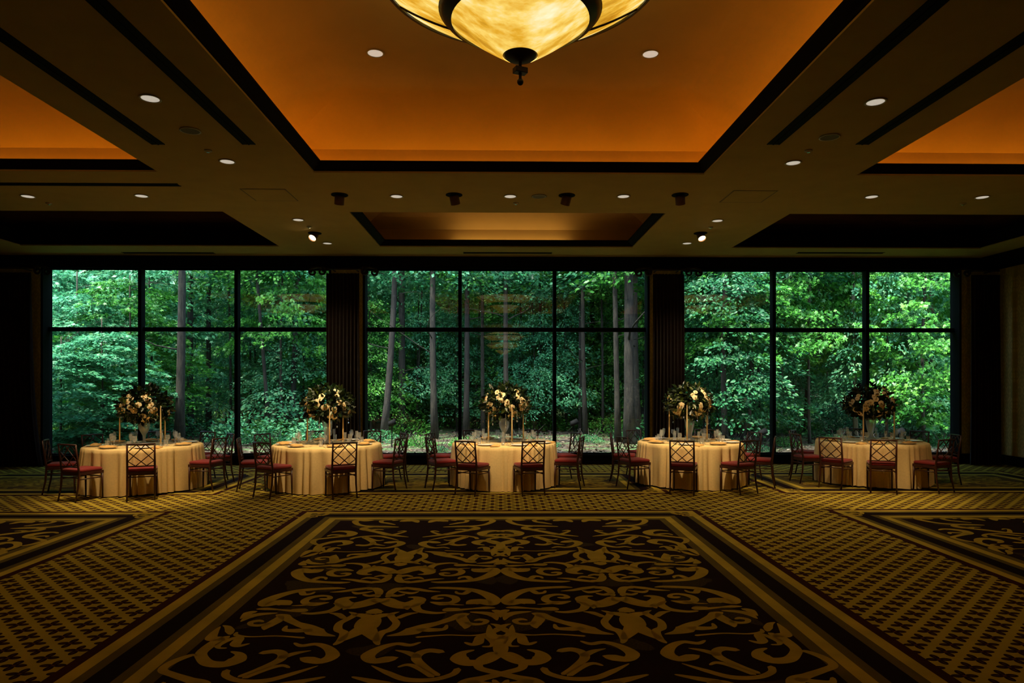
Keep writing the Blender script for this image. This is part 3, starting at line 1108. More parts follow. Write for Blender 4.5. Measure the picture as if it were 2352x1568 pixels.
def cloth_mesh(seed):
    rr = random.Random(seed)
    NA, NZ = 288, 12
    ph = [rr.uniform(0, 2 * PI) for _ in range(6)]
    nf = [38, 29, 13, 7, 41]
    mb = MB()
    vs = [(0, 0, TZ)]
    rad = []
    for k in range(1, 4):
        for i in range(NA):
            a_ = 2 * PI * i / NA
            r = RT * k / 3 * (1 if k < 3 else 0.985)
            vs.append((r * math.cos(a_), r * math.sin(a_), TZ))
    for j in range(NZ + 1):
        k = j / NZ
        z = TZ - 0.012 - (TZ - 0.012 - 0.022) * k
        for i in range(NA):
            a_ = 2 * PI * i / NA
            w = a_ + 0.10 * math.sin(5 * a_ + ph[3]) + 0.06 * math.sin(11 * a_ + ph[4])
            fold = 0.62 * math.sin(nf[0] * w + ph[0]) + 0.38 * math.sin(nf[1] * w + ph[1] + 0.6 * k) + 0.30 * math.sin(nf[2] * w + ph[2])
            fold = 2.0 * abs(math.sin(0.5 * (nf[0] * w + ph[0]) + 0.9 * math.sin(nf[3] * a_ + ph[1]))) ** 0.7 - 1.0 + 0.3 * fold
            amp = 0.006 + 0.040 * min(1, k * 1.3) ** 0.7
            r = RT + 0.008 + 0.022 * k + amp * fold
            vs.append((r * math.cos(a_), r * math.sin(a_), z + 0.010 * k * math.sin(3 * a_ + ph[5])))
    fs = [(0, 1 + i, 1 + (i + 1) % NA) for i in range(NA)]
    rows = 3 + NZ + 1
    for j in range(rows - 1):
        for i in range(NA):
            i2 = (i + 1) % NA
            fs.append((1 + j * NA + i, 1 + (j + 1) * NA + i, 1 + (j + 1) * NA + i2, 1 + j * NA + i2))
    mb.add(vs, fs)
    return mb.mesh('tablecloth', M['cloth'], True)


for ti, c in enumerate(TAB):
    t = thing('round_table', 'round banquet table hidden under the cloth of the ' + TNAME[ti], 'table', tuple(c), 0, 'round banquet tables')
    link('tabletop', top_me, t)
    for s in range(4):
        link('leg', table_leg, t, (0.6 * math.cos(PI / 4 + s * PI / 2), 0.6 * math.sin(PI / 4 + s * PI / 2), 0))
    tag(link('tablecloth', cloth_mesh(20 + ti), None, tuple(c), ti * 0.7), 'floor-length ivory tablecloth with soft folds on the ' + TNAME[ti], 'tablecloth', 'ivory tablecloths')

# ------------------------------------------------------------------ chairs
def rounded_slab(hx, hy, z0, z1, r=0.05, n=5, dome=0.012):
    mb = MB()
    def outline(inset):
        pts = []
        for (cx, cy, a0) in ((hx - r, hy - r, 0), (-hx + r, hy - r, PI / 2), (-hx + r, -hy + r, PI), (hx - r, -hy + r, 3 * PI / 2)):
            for i in range(n + 1):
                a_ = a0 + (PI / 2) * i / n
                pts.append((cx + (r - inset) * math.cos(a_), cy + (r - inset) * math.sin(a_)))
        return pts
    lev = [(0.012, z0), (0.0, z0 + 0.012), (0.0, z1 - 0.02), (0.010, z1 - 0.006), (0.03, z1)]
    vs = []
    for (i_, z) in lev:
        vs += [(x, y, z) for (x, y) in outline(i_)]
    m_ = 4 * (n + 1)
    fs = []
    for j in range(len(lev) - 1):
        for i in range(m_):
            fs.append((j * m_ + i, j * m_ + (i + 1) % m_, (j + 1) * m_ + (i + 1) % m_, (j + 1) * m_ + i))
    vs.append((0, 0, z1 + dome))
    L = len(vs) - 1
    for i in range(m_):
        fs.append(((len(lev) - 1) * m_ + i, (len(lev) - 1) * m_ + (i + 1) % m_, L))
    fs.append(tuple(range(m_ - 1, -1, -1)))
    mb.add(vs, fs)
    return mb


BACKY = lambda z: -0.20 - 0.055 * max(0, (z - 0.45) / 0.43)


def make_chair():
    t = thing('dining_chair', 'chair', 'chair', (0, 0, 0), 0, 'lattice-back chairs around the tables')
    obj('seat_cushion', rounded_slab(0.205, 0.205, 0.452, 0.505, 0.05), M['cushion'], t, True)
    f_ = MB().box(-.205, .205, -.205, -.180, .405, .452).box(-.205, .205, .180, .205, .405, .452).box(-.205, -.180, -.180, .180, .405, .452).box(.180, .205, -.180, .180, .405, .452)
    obj('seat_frame', f_, M['chair'], t, bevel=0.004)
    for s in (-1, 1):
        obj('front_leg', MB().tube([(s * .19, .195, 0), (s * .188, .188, .42)], [.012, .017], 10), M['chair'], t, True)
        obj('back_post', MB().tube([(s * .192, -.262, 0), (s * .19, -.215, .22), (s * .19, BACKY(.45), .45), (s * .19, BACKY(.66), .66), (s * .19, BACKY(.885), .885)],
                                   [.012, .015, .017, .015, .013], 10), M['chair'], t, True)
    obj('top_rail', MB().tube([(-.20, BACKY(.88), .88), (-.07, BACKY(.88) - .006, .884), (.07, BACKY(.88) - .006, .884), (.20, BACKY(.88), .88)], .0135, 10), M['chair'], t, True)
    obj('lower_rail', MB().tube([(-.19, BACKY(.535), .535), (.19, BACKY(.535), .535)], .010, 8), M['chair'], t, True)
    W, Z0, Z1 = .18, .54, .875
    pt = {'T1': (-W / 3, 1), 'T2': (W / 3, 1), 'L1': (-W, .68), 'R1': (W, .68), 'L2': (-W, .23), 'R2': (W, .23), 'B1': (-W * .42, 0), 'B2': (W * .42, 0)}
    P = {k: (x, BACKY(Z0 + (Z1 - Z0) * f), Z0 + (Z1 - Z0) * f) for k, (x, f) in pt.items()}
    for (a_, b_, dy) in (('T1', 'L1', 0), ('T1', 'R2', .004), ('T2', 'R1', 0), ('T2', 'L2', -.004), ('L1', 'B2', .004), ('R1', 'B1', -.004), ('L2', 'B1', 0), ('R2', 'B2', 0)):
        A, B = list(P[a_]), list(P[b_])
        A[1] += dy
        B[1] += dy
        obj('lattice_bar', MB().tube([A, B], .0078, 6), M['chair'], t, True)
    for (a_, b_) in (((-.19, .192, .355), (.19, .192, .355)), ((-.19, -.208, .37), (.19, -.208, .37)), ((-.19, -.208, .345), (-.19, .192, .345)), ((.19, -.208, .345), (.19, .192, .345))):
        obj('stretcher', MB().tube([a_, b_], .009, 8), M['chair'], t, True)
    return t


CH = [  # per table: rail centre px x, rail px y, label
    [(327, 1017, 'seen straight from behind'), (167, 1020, 'turned at its front left side'), (131, 1010, 'at its left side'), (231, 999, 'behind it on the left'),
     (363, 992.5, 'behind it on the right, near the vase'), (488, 991.5, 'at its far right side'), (528, 995, 'seen edge-on at its right side'), (469, 1006, 'at its front right side')],
    [(785, 1015.5, 'seen straight from behind'), (609, 1016, 'turned at its front left side'), (556, 1007, 'seen edge-on at its left side'), (608, 997, 'at its back left side'),
     (723, 989.5, 'behind it, near the vase'), (863, 989, 'behind it on the right, before the pier'), (930, 995.5, 'at its far right side'), (908, 1006.5, 'at its front right side')],
    [(1066, 1014.5, 'at its front, left of the two'), (1230, 1014.5, 'at its front, right of the two'), (995, 995.5, 'at its far left side'), (982, 1006, 'at its near left side'),
     (1085, 988, 'behind it, left of the vase'), (1216, 987, 'behind it, right of the vase'), (1328, 994.5, 'at its far right side'), (1330, 1004, 'at its near right side')],
    [(1565, 1015, 'seen straight from behind'), (1422, 1004.5, 'turned at its near left side'), (1400, 994.5, 'at its far left side'), (1466, 988.5, 'behind it on the left'),
     (1617, 987.5, 'behind it, right of the vase'), (1728, 993.5, 'at its far right side'), (1772, 1003, 'seen edge-on at its right side'), (1729, 1013, 'at its front right side')],
    [(2037, 1014, 'seen straight from behind'), (1877, 1007, 'turned at its front left side'), (1800, 997.5, 'seen edge-on at its left side'), (1841, 989, 'at its far left side'),
     (1971, 987.5, 'behind it, left of the vase'), (2099, 991, 'behind it on the right'), (2201, 999, 'at its far right side'), (2181, 1010.5, 'at its front right side')],
]
proto = make_chair()
index_kids(proto)
first = True
SEATS = []
for ti, lst in enumerate(CH):
    c = TAB[ti]
    angs = []
    for (px, py, lab) in lst:
        p = on_z(px, py, 0.884)
        angs.append(math.atan2(p.y - c.y, p.x - c.x))
    # keep neighbours apart
    order = sorted(range(len(angs)), key=lambda i: angs[i])
    for _ in range(60):
        for k in range(len(order)):
            i, j = order[k], order[(k + 1) % len(order)]
            gap = (angs[j] - angs[i]) % (2 * PI)
            need = R(33)
            if gap < need:
                angs[i] -= (need - gap) / 2
                angs[j] += (need - gap) / 2
    SEATS.append(sorted(angs))
    for (px, py, lab), an in zip(lst, angs):
        o = proto if first else copy_tree(proto)
        first = False
        rr = 1.185 + random.uniform(-0.02, 0.03)
        o.location = (c.x + rr * math.cos(an), c.y + rr * math.sin(an), 0)
        o.rotation_euler = (0, 0, an + PI / 2 + R(random.uniform(-5, 5)))
        o['label'] = 'red-seated lattice-back chair at the %s, %s' % (TNAME[ti], lab)

# ------------------------------------------------------------------ table settings
plate_me = MB().lathe([(0.0001, 0.004), (0.085, 0.004), (0.095, 0.008), (0.145, 0.020), (0.147, 0.023), (0.140, 0.021), (0.095, 0.012), (0.085, 0.008), (0.0001, 0.008)], 36).mesh('dinner_plate', M['plate'], True)
wine_me = MB().lathe([(0.0001, 0.0), (0.034, 0.001), (0.034, 0.004), (0.006, 0.010), (0.0045, 0.085), (0.012, 0.095), (0.034, 0.120), (0.039, 0.150), (0.034, 0.192)], 20).mesh('wine_glass', M['glass'], True)
flute_me = MB().lathe([(0.0001, 0.0), (0.031, 0.001), (0.031, 0.004), (0.006, 0.010), (0.0045, 0.095), (0.010, 0.105), (0.024, 0.150), (0.026, 0.190), (0.023, 0.225)], 18).mesh('champagne_flute', M['glass'], True)
tumb_me = MB().lathe([(0.0001, 0.004), (0.028, 0.004), (0.034, 0.115)], 20).mesh('water_tumbler', M['glass'], True)


def napkin_mesh(seed):
    rr = random.Random(seed)
    mb = MB()
    nx, ny = 6, 12
    vs, fs = [], []
    for lay in (0, 1):
        for j in range(ny + 1):
            for i in range(nx + 1):
                u_, v_ = i / nx - 0.5, j / ny - 0.5
                w = 0.075 * (1 + 0.25 * math.sin(3 * v_ + seed)) * (1 - 0.25 * (abs(v_) * 2) ** 3)
                x = 2 * u_ * w
                y = v_ * 0.27
                th = 0.030 * (1 - (2 * u_) ** 2 * 0.75) * (1 - 0.35 * abs(2 * v_) ** 2) + 0.006 * math.sin(9 * v_ + 7 * u_ + seed)
                vs.append((x, y, 0.001 if lay == 0 else max(0.006, th)))
    m_ = (nx + 1) * (ny + 1)
    for j in range(ny):
        for i in range(nx):
            a_ = j * (nx + 1) + i
            fs.append((a_, a_ + nx + 1, a_ + nx + 2, a_ + 1))
            fs.append((m_ + a_, m_ + a_ + 1, m_ + a_ + nx + 2, m_ + a_ + nx + 1))
    for j in range(ny):
        for i in (0, nx):
            a_ = j * (nx + 1) + i
            fs.append((a_, a_ + nx + 1, m_ + a_ + nx + 1, m_ + a_) if i else (a_, m_ + a_, m_ + a_ + nx + 1, a_ + nx + 1))
    for i in range(nx):
        for j in (0, ny):
            a_ = j * (nx + 1) + i
            fs.append((a_, a_ + 1, m_ + a_ + 1, m_ + a_) if j == 0 else (a_, m_ + a_, m_ + a_ + 1, a_ + 1))
    mb.add(vs, fs)
    return mb.mesh('folded_napkin', M['napkin'], True)


nap_me = [napkin_mesh(s) for s in range(4)]
knife_me = MB().box(-.006, .006, -.10, -.01, .001, .005).add([(-.007, -.01, .002), (.008, -.01, .002), (.009, .09, .002), (-.004, .11, .002), (-.007, -.01, .004), (.008, -.01, .004), (.009, .09, .004), (-.004, .11, .004)],
                                                           [(3, 2, 1, 0), (4, 5, 6, 7), (0, 1, 5, 4), (1, 2, 6, 5), (2, 3, 7, 6), (3, 0, 4, 7)]).mesh('dinner_knife', M['steel'])
fb = MB().box(-.005, .005, -.10, .04, .001, .005).box(-.011, .011, .04, .06, .001, .005)
for k in range(4):
    fb.box(-.011 + k * .006, -.008 + k * .006, .06, .10, .001, .004)
fork_me = fb.mesh('dinner_fork', M['steel'])

ORD = ['front', 'front right', 'right', 'back right', 'back', 'back left', 'left', 'front left']


def place_names(angs):
    names = []
    for k, an in enumerate(angs):
        d = math.degrees(an) % 360
        i = int(round(((d - 270) % 360) / 45)) % 8
        names.append(ORD[i])
    seen = {}
    out = []
    for k, n_ in enumerate(names):
        cnt = names.count(n_)
        if cnt > 1:
            seen[n_] = seen.get(n_, 0) + 1
            out.append(n_ + (' place, first of two' if seen[n_] == 1 else ' place, second of two'))
        else:
            out.append(n_ + ' place')
    return out


for ti, c in enumerate(TAB):
    names = place_names(SEATS[ti])
    for k, (an, pn) in enumerate(zip(SEATS[ti], names)):
        rr = random.Random(ti * 31 + k)
        ux, uy = math.cos(an), math.sin(an)
        vx, vy = -uy, ux
        def P(r, tt):
            return (c.x + ux * r + vx * tt, c.y + uy * r + vy * tt, TZ)
        where = 'at the %s of the %s' % (pn, TNAME[ti])
        tag(link('dinner_plate', plate_me, None, P(0.735, 0)), 'white dinner plate ' + where, 'plate', 'dinner plates')
        nk = nap_me[rr.randrange(4)]
        if rr.random() < 0.45:
            o = link('folded_napkin', nk, None, P(0.76, 0.20), an + PI / 2 + R(rr.uniform(-20, 20)))
        else:
            o = link('folded_napkin', nk, None, (P(0.74, 0)[0], P(0.74, 0)[1], TZ + 0.022), an + R(rr.uniform(-25, 25)))
        tag(o, 'folded gold napkin ' + where, 'napkin', 'gold napkins')
        tag(link('wine_glass', wine_me, None, P(0.52 + rr.uniform(-.02, .02), -0.13)), 'clear wine glass ' + where, 'glass', 'wine glasses')
        tag(link('champagne_flute', flute_me, None, P(0.47, -0.20 + rr.uniform(-.02, .02))), 'clear champagne flute ' + where, 'glass', 'champagne flutes')
        tag(link('water_tumbler', tumb_me, None, P(0.56, -0.215 + rr.uniform(-.015, .015))), 'clear water tumbler ' + where, 'glass', 'water tumblers')
        tag(link('dinner_fork', fork_me, None, P(0.72, 0.175 if False else -0.172), an + PI / 2), 'steel dinner fork ' + where, 'fork', 'dinner forks')
        tag(link('dinner_knife', knife_me, None, P(0.64, 0.168), an + PI / 2), 'steel dinner knife ' + where, 'knife', 'dinner knives')

# candles
CAND = [[(275, -.10), (369, -.25), (379, .2)], [(706, -.10), (757, -.43), (788, -.15)], [(1122, -.10), (1176, -.43), (1202, .1)],
        [(1537, 0), (1578, -.43), (1624, -.10)], [(1983, -.43), (2054, -.10)]]
taper_me = MB().lathe([(0.0001, 0.05), (0.0125, 0.05), (0.0115, 0.30), (0.008, 0.62), (0.0055, 0.68), (0.0001, 0.69)], 12).mesh('taper', M['candle'], True)
wick_me = MB().tube([(0, 0, .688), (0.001, 0, .70)], .0012, 5).mesh('wick', M['slot'])
hold_me = MB().lathe([(0.0001, 0), (0.038, 0), (0.038, 0.008), (0.012, 0.018), (0.010, 0.045), (0.018, 0.055), (0.018, 0.075)], 18).mesh('candle_holder', M['glass'], True)
for ti, lst in enumerate(CAND):
    for k, (px, dy) in enumerate(lst):
        d = Vector((on_y(px, 900, TAB[ti].y + dy).x - TAB[ti].x, dy, 0))
        t = thing('candle', 'tall ivory taper candle, %s on the %s' % (['leftmost', 'middle', 'rightmost'][k] if len(lst) == 3 else ['left of the vase', 'right of the vase'][k], TNAME[ti]), 'candle',
                  (TAB[ti].x + d.x, TAB[ti].y + d.y, TZ), 0, 'taper candles')
        link('taper', taper_me, t)
        link('wick', wick_me, t)
        link('candle_holder', hold_me, t)

# ------------------------------------------------------------------ flower arrangements
def leaf_material(name, stops, trans=0.35, rough=0.45, objvar=True, spec=0.35):
    m, nt, b, out = new_mat(name)
    at = nt.nodes.new('ShaderNodeAttribute')
    at.attribute_name = 'lv'
    f = E(at.outputs['Fac'])
    if objvar:
        oi = nt.nodes.new('ShaderNodeObjectInfo')
        f = f * 0.75 + E(oi.outputs['Random']) * 0.25
    c = ramp(nt, f, stops)
    nt.links.new(c, b.inputs['Base Color'])
    b.inputs['Roughness'].default_value = rough
    b.inputs['Specular IOR Level'].default_value = spec
    tl = nt.nodes.new('ShaderNodeBsdfTranslucent')
    nt.links.new(c, tl.inputs[0])
    ms = nt.nodes.new('ShaderNodeMixShader')
    ms.inputs[0].default_value = trans
    nt.links.new(b.outputs[0], ms.inputs[1])
    nt.links.new(tl.outputs[0], ms.inputs[2])
    nt.links.new(ms.outputs[0], out.inputs[0])
    return m


def fast_mesh(name, V, faces_flat, loops_per_face, mat_, lv=None, smooth=False):
    me = bpy.data.meshes.new(name)
    nf = len(faces_flat) // loops_per_face
    me.vertices.add(len(V))
    me.vertices.foreach_set('co', np.asarray(V, dtype=np.float32).ravel())
    me.loops.add(len(faces_flat))
    me.loops.foreach_set('vertex_index', np.asarray(faces_flat, dtype=np.int32))
    me.polygons.add(nf)
    me.polygons.foreach_set('loop_start', np.arange(0, nf * loops_per_face, loops_per_face, dtype=np.int32))
    me.materials.append(mat_)
    if lv is not None:
        at = me.attributes.new('lv', 'FLOAT', 'POINT')
        at.data.foreach_set('value', np.asarray(lv, dtype=np.float32))
    me.update(calc_edges=True)
    return me


# leaf outlines as triangle fans in (x along the leaf, y across, z curl)
KITE_V = np.array([(0, 0, 0), (0.45, 0.32, 0.05), (1, 0, -0.06), (0.45, -0.32, 0.05)], float)
KITE_F = np.array([(0, 2, 1), (0, 3, 2)])
OVAL_V = np.array([(0, 0, 0), (0.25, 0.24, .05), (0.62, 0.24, .04), (1, 0, -.08), (0.62, -0.24, .04), (0.25, -0.24, .05)], float)
OVAL_F = np.array([(0, 3, 1), (1, 3, 2), (0, 4, 3), (0, 5, 4)])
MAP_V = np.array([(0.12, 0, .05), (0, 0.05, 0), (0.02, 0.42, -.06), (0.22, 0.24, .02), (0.58, 0.50, -.08), (0.56, 0.18, .02), (1.0, 0.0, -.10),
                  (0.56, -0.18, .02), (0.58, -0.50, -.08), (0.22, -0.24, .02), (0.02, -0.42, -.06), (0, -0.05, 0)], float)
MAP_F = np.array([(0, i, i + 1) for i in range(1, 11)] + [(0, 11, 1)])
MAP_F = MAP_F[:, ::-1]


def leaves(centers, dirs, normals, sizes, TV, TF, lv=None):
    """instance a leaf outline at every centre; returns vertices, flat triangle indices, per-vertex value"""
    d = dirs / np.linalg.norm(dirs, axis=1, keepdims=True)
    n = normals - d * (normals * d).sum(1, keepdims=True)
    n /= np.linalg.norm(n, axis=1, keepdims=True) + 1e-9
    s = np.cross(n, d)
    T = TV[None, :, :] * sizes[:, None, None]
    V = centers[:, None, :] + T[:, :, 0:1] * d[:, None, :] + T[:, :, 1:2] * s[:, None, :] + T[:, :, 2:3] * n[:, None, :]
    N, k = V.shape[0], V.shape[1]
    Fi = (TF[None, :, :] + (np.arange(N) * k)[:, None, None]).reshape(-1)
    if lv is None:
        lv = rng.random(N)
    return V.reshape(-1, 3), Fi, np.repeat(lv, k)


M['floral_leaf'] = leaf_material('glossy_dark_leaf', [(0.0, (0.004, 0.009, 0.003)), (0.7, (0.012, 0.028, 0.006)), (1.0, (0.06, 0.085, 0.012))], 0.12, 0.35, False, 0.4)
M['orchid'] = mat('ivory_orchid', (0.92, 0.78, 0.50), 0.6, 0.10, 30, spec=0.2)
M['orchid_core'] = mat('orchid_heart', (0.60, 0.30, 0.06), 0.6, 0.10, 30, spec=0.2)
M['crystal'] = glass_mat('crystal_bead', base=0.30, gain=1.5, rough=0.05, frost=0.2)


def orchid_mesh():
    mb = MB()
    for k in range(5):
        a0 = 2 * PI * k / 5 + PI / 2
        wide = 0.026 if k in (1, 4) else 0.018
        L = 0.044 if k in (1, 4) else 0.042
        d = (math.cos(a0), math.sin(a0))
        s = (-d[1], d[0])
        vs = [(0, 0, 0.004)]
        for (t_, w_) in ((0.3, .75), (0.7, 1.0), (0.92, .6)):
            for sg in (1, -1):
                vs.append((d[0] * L * t_ + s[0] * wide * w_ * sg, d[1] * L * t_ + s[1] * wide * w_ * sg, 0.004 - 0.006 * t_ * t_))
        vs.append((d[0] * L, d[1] * L, -0.004))
        mb.add(vs, [(0, 2, 1), (1, 2, 4, 3), (3, 4, 6, 5), (5, 6, 7)])
    mb.m = [0] * len(mb.f)
    n0 = len(mb.f)
    mb.ellipsoid((0, -0.004, 0.010), (0.009, 0.010, 0.010), 7, 4)
    mb.m = [0] * n0 + [1] * (len(mb.f) - n0)
    return mb.mesh('orchid_blossom', [M['orchid'], M['orchid_core']])


orch_me = orchid_mesh()


def strand_mesh(L):
    mb = MB()
    n = int(L / 0.022)
    for i in range(n):
        mb.ellipsoid((0, 0, -i * 0.022), (0.0075, 0.0075, 0.009), 6, 4)
    mb.lathe([(0.0001, -L - 0.045), (0.013, -L - 0.022), (0.010, -L - 0.008), (0.0001, -L + 0.006)], 6)
    return mb.mesh('crystal_strand', M['crystal'])


str_me = [strand_mesh(x) for x in (0.16, 0.22, 0.28)]


def vase(c, lab, style):
    t = thing('crystal_vase', lab, 'vase', c, 0, 'crystal centrepiece vases')
    if style == 0:      # trophy urn
        prof = [(0.0001, 0.012), (0.085, 0.012), (0.080, 0.03), (0.035, 0.045), (0.020, 0.09), (0.024, 0.16), (0.045, 0.20), (0.082, 0.27), (0.095, 0.34), (0.088, 0.40), (0.045, 0.44), (0.040, 0.47), (0.075, 0.52)]
    else:               # tall flared column
        prof = [(0.0001, 0.012), (0.095, 0.012), (0.090, 0.05), (0.045, 0.07), (0.040, 0.14), (0.060, 0.20), (0.080, 0.30), (0.090, 0.40), (0.060, 0.46), (0.055, 0.49), (0.085, 0.53)]
    obj('vessel', MB().lathe(prof, 32, scallop=0.02, lobes=16), M['frosted'], t, True)
    obj('base', MB().lathe([(0.0001, 0), (0.13, 0), (0.13, 0.006), (0.105, 0.014), (0.0001, 0.014)], 32), M['copper'], t, True)
    return t


PXB = [(334, 928), (755, 925), (1162, 920), (1582, 920), (1996, 920)]
for ti, c in enumerate(TAB):
    vc = (c.x, c.y, TZ)
    vase(vc, 'cut crystal vase holding the flower ball on the ' + TNAME[ti], 0 if ti in (0, 2) else 1)
    cz = on_y(PXB[ti][0], PXB[ti][1], c.y).z
    ex = on_y(PXB[ti][0], PXB[ti][1], c.y).x
    t = thing('flower_arrangement', 'round arrangement of dark leaves and cream orchids on the ' + TNAME[ti], 'flowers', (ex, c.y, cz), 0, 'orchid centrepieces')
    r0 = np.random.default_rng(100 + ti)
    N = 900
    dirs = r0.normal(size=(N, 3))
    dirs /= np.linalg.norm(dirs, axis=1, keepdims=True)
    rad = np.array([0.40, 0.40, 0.29]) * (0.55 + 0.50 * r0.random((N, 1)) ** 0.5)
    cen = dirs * rad
    cen[:, 2] -= 0.10 * (np.hypot(cen[:, 0], cen[:, 1]) / 0.4) ** 2 * 0.5
    ld = dirs * 0.7 + r0.normal(size=(N, 3)) * 0.6 + np.array([0, 0, -0.15])
    ln = dirs + r0.normal(size=(N, 3)) * 0.5 + np.array([0, 0, 0.4])
    V, Fi, lv = leaves(cen, ld, ln, r0.uniform(0.07, 0.13, N), OVAL_V, OVAL_F, r0.random(N))
    fo = link('foliage', fast_mesh('foliage', V, Fi, 3, M['floral_leaf'], lv), t)
    fo['kind'] = 'stuff'
    obj('stems', MB().tube([(0, 0, -0.18), (c.x - ex, 0, TZ + 0.45 - cz)], [0.05, 0.035], 10), M['floral_leaf'], t)
    # orchid sprays falling over the ball
    sp = [(-100, 38), (-55, 46), (-128, 2), (-80, 4), (-35, 12), (-160, 25), (-145, -26), (-62, -30), (60, 30), (150, 20), (5, -15), (100, 0)]
    for (az, el) in sp:
        az += r0.uniform(-10, 10)
        el += r0.uniform(-6, 6)
        nb = int(r0.integers(3, 7))
        for k in range(nb):
            e_ = R(el - 9 * k)
            a_ = R(az + r0.uniform(-13, 13))
            dv = Vector((math.cos(e_) * math.cos(a_), math.cos(e_) * math.sin(a_), math.sin(e_)))
            pos = Vector((dv.x * 0.415, dv.y * 0.415, dv.z * 0.305 - 0.05 * math.cos(e_) ** 2))
            o = link('orchid_blossom', orch_me, t, pos)
            o.rotation_euler = (dv + Vector((0, 0, -0.1))).to_track_quat('Z', 'Y').to_euler()
            s_ = r0.uniform(0.95, 1.4)
            o.scale = (s_, s_, s_)
    for k, (az, rr) in enumerate(((-115, .34), (-60, .30), (-20, .36), (-155, .36), (-85, .40), (95, .34))):
        a_ = R(az + 12 * ti)
        link('crystal_strand', str_me[(k + ti) % 3], t, (rr * math.cos(a_), rr * math.sin(a_), -0.17 + 0.06 * (k % 2)))

# ------------------------------------------------------------------ woodland outside
m, nt, b, out = new_mat('leaf_litter')
n1 = noise(nt, 1.2, 5)
n2 = noise(nt, 9, 6, rough=0.75)
c1 = ramp(nt, n2, [(0.3, (0.012, 0.008, 0.005)), (0.55, (0.045, 0.032, 0.017)), (0.75, (0.12, 0.09, 0.058))])
c2 = ramp(nt, n2, [(0.3, (0.02, 0.05, 0.015)), (0.7, (0.10, 0.20, 0.05))])
nt.links.new(mixc(nt, ramp(nt, n1, [(0.46, (0, 0, 0)), (0.62, (1, 1, 1))]), c1, c2), b.inputs['Base Color'])
b.inputs['Roughness'].default_value = 0.95
bump(nt, b, n2, 0.8, 0.06)
M['litter'] = m


def ground_z(x, y):
    t = max(0.0, y - 24)
    return 0.02 + 0.09 * math.sin(x * 0.5 + 1) * math.sin(y * 0.37) * min(1, (y - 15) / 6) + 0.035 * t + 0.0022 * t * t * (1 if y > 24 else 0)


mb = MB()
gx = np.linspace(-62, 62, 63)
gy = np.linspace(15.66, 75, 40)
vs = [(x, y, ground_z(x, y) if y > 16 else 0.0) for y in gy for x in gx]
fs = [(j * 63 + i, j * 63 + i + 1, (j + 1) * 63 + i + 1, (j + 1) * 63 + i) for j in range(39) for i in range(62)]
mb.add(vs, fs)
struct(obj('woodland_ground', mb, M['litter'], smooth=True))

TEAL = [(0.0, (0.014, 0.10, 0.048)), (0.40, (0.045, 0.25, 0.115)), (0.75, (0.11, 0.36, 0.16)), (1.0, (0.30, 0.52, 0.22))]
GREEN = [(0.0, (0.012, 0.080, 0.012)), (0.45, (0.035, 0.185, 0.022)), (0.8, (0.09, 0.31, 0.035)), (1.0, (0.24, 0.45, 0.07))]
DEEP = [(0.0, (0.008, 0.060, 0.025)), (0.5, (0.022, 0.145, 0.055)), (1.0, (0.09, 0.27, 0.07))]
LIME = [(0.0, (0.03, 0.11, 0.02)), (0.5, (0.10, 0.27, 0.04)), (1.0, (0.28, 0.45, 0.10))]
M['leaf_teal'] = leaf_material('teal_green_leaves', TEAL)
M['leaf_green'] = leaf_material('fresh_green_leaves', GREEN)
M['leaf_deep'] = leaf_material('deep_green_leaves', DEEP)
M['leaf_lime'] = leaf_material('yellow_green_leaves', LIME)


def bark(name, c0, c1):
    m, nt, b, out = new_mat(name)
    tc = nt.nodes.new('ShaderNodeTexCoord')
    mp = nt.nodes.new('ShaderNodeMapping')
    mp.inputs['Scale'].default_value = (9, 9, 1.6)
    nt.links.new(tc.outputs['Object'], mp.inputs[0])
    f = noise(nt, 2.2, 6, rough=0.7, vec=mp.outputs[0])
    nt.links.new(ramp(nt, f, [(0.35, c0), (0.65, c1)]), b.inputs['Base Color'])
    b.inputs['Roughness'].default_value = 0.95
    bump(nt, b, f, 0.9, 0.04)
    return m


M['bark'] = bark('grey_brown_bark', (0.008, 0.007, 0.005), (0.052, 0.044, 0.028))
M['bark_dark'] = bark('dark_bark', (0.010, 0.009, 0.007), (0.040, 0.034, 0.025))
M['bark_pale'] = bark('pale_bark', (0.05, 0.047, 0.030), (0.15, 0.135, 0.085))


def spray(r0, center, radius, n, outward, size, TV, TF, droop=0.25, flat=0.22, lvb=0.5):
    """one fan of leaves: flat, drooping at its rim"""
    a_ = r0.uniform(0, 2 * PI, n)
    r = radius * np.sqrt(r0.random(n))
    loc = np.stack([r * np.cos(a_), r * np.sin(a_), r0.normal(0, flat * radius * 0.5, n) - droop * r * r / radius], 1)
    o = np.array(outward, float)
    o /= np.linalg.norm(o) + 1e-9
    # tilt the fan outwards and down
    tilt = r0.uniform(0.15, 0.5)
    loc[:, 2] -= tilt * (loc[:, 0] * o[0] + loc[:, 1] * o[1])
    d = np.stack([np.cos(a_), np.sin(a_), np.full(n, -0.35)], 1) + o * 0.6 + r0.normal(0, 0.45, (n, 3))
    nn = np.array([0, 0, 0.75]) + o * 0.75 + r0.normal(0, 0.38, (n, 3))
    lv = np.clip(lvb + r0.normal(0, 0.2, n), 0, 1)
    return leaves(np.asarray(center) + loc, d, nn, size * r0.uniform(0.7, 1.25, n), TV, TF, lv)


def merge(parts):
    V, Fi, L, n = [], [], [], 0
    for (v, f, l) in parts:
        V.append(v)
        Fi.append(f + n)
        L.append(l)
        n += len(v)
    return np.concatenate(V), np.concatenate(Fi), np.concatenate(L)


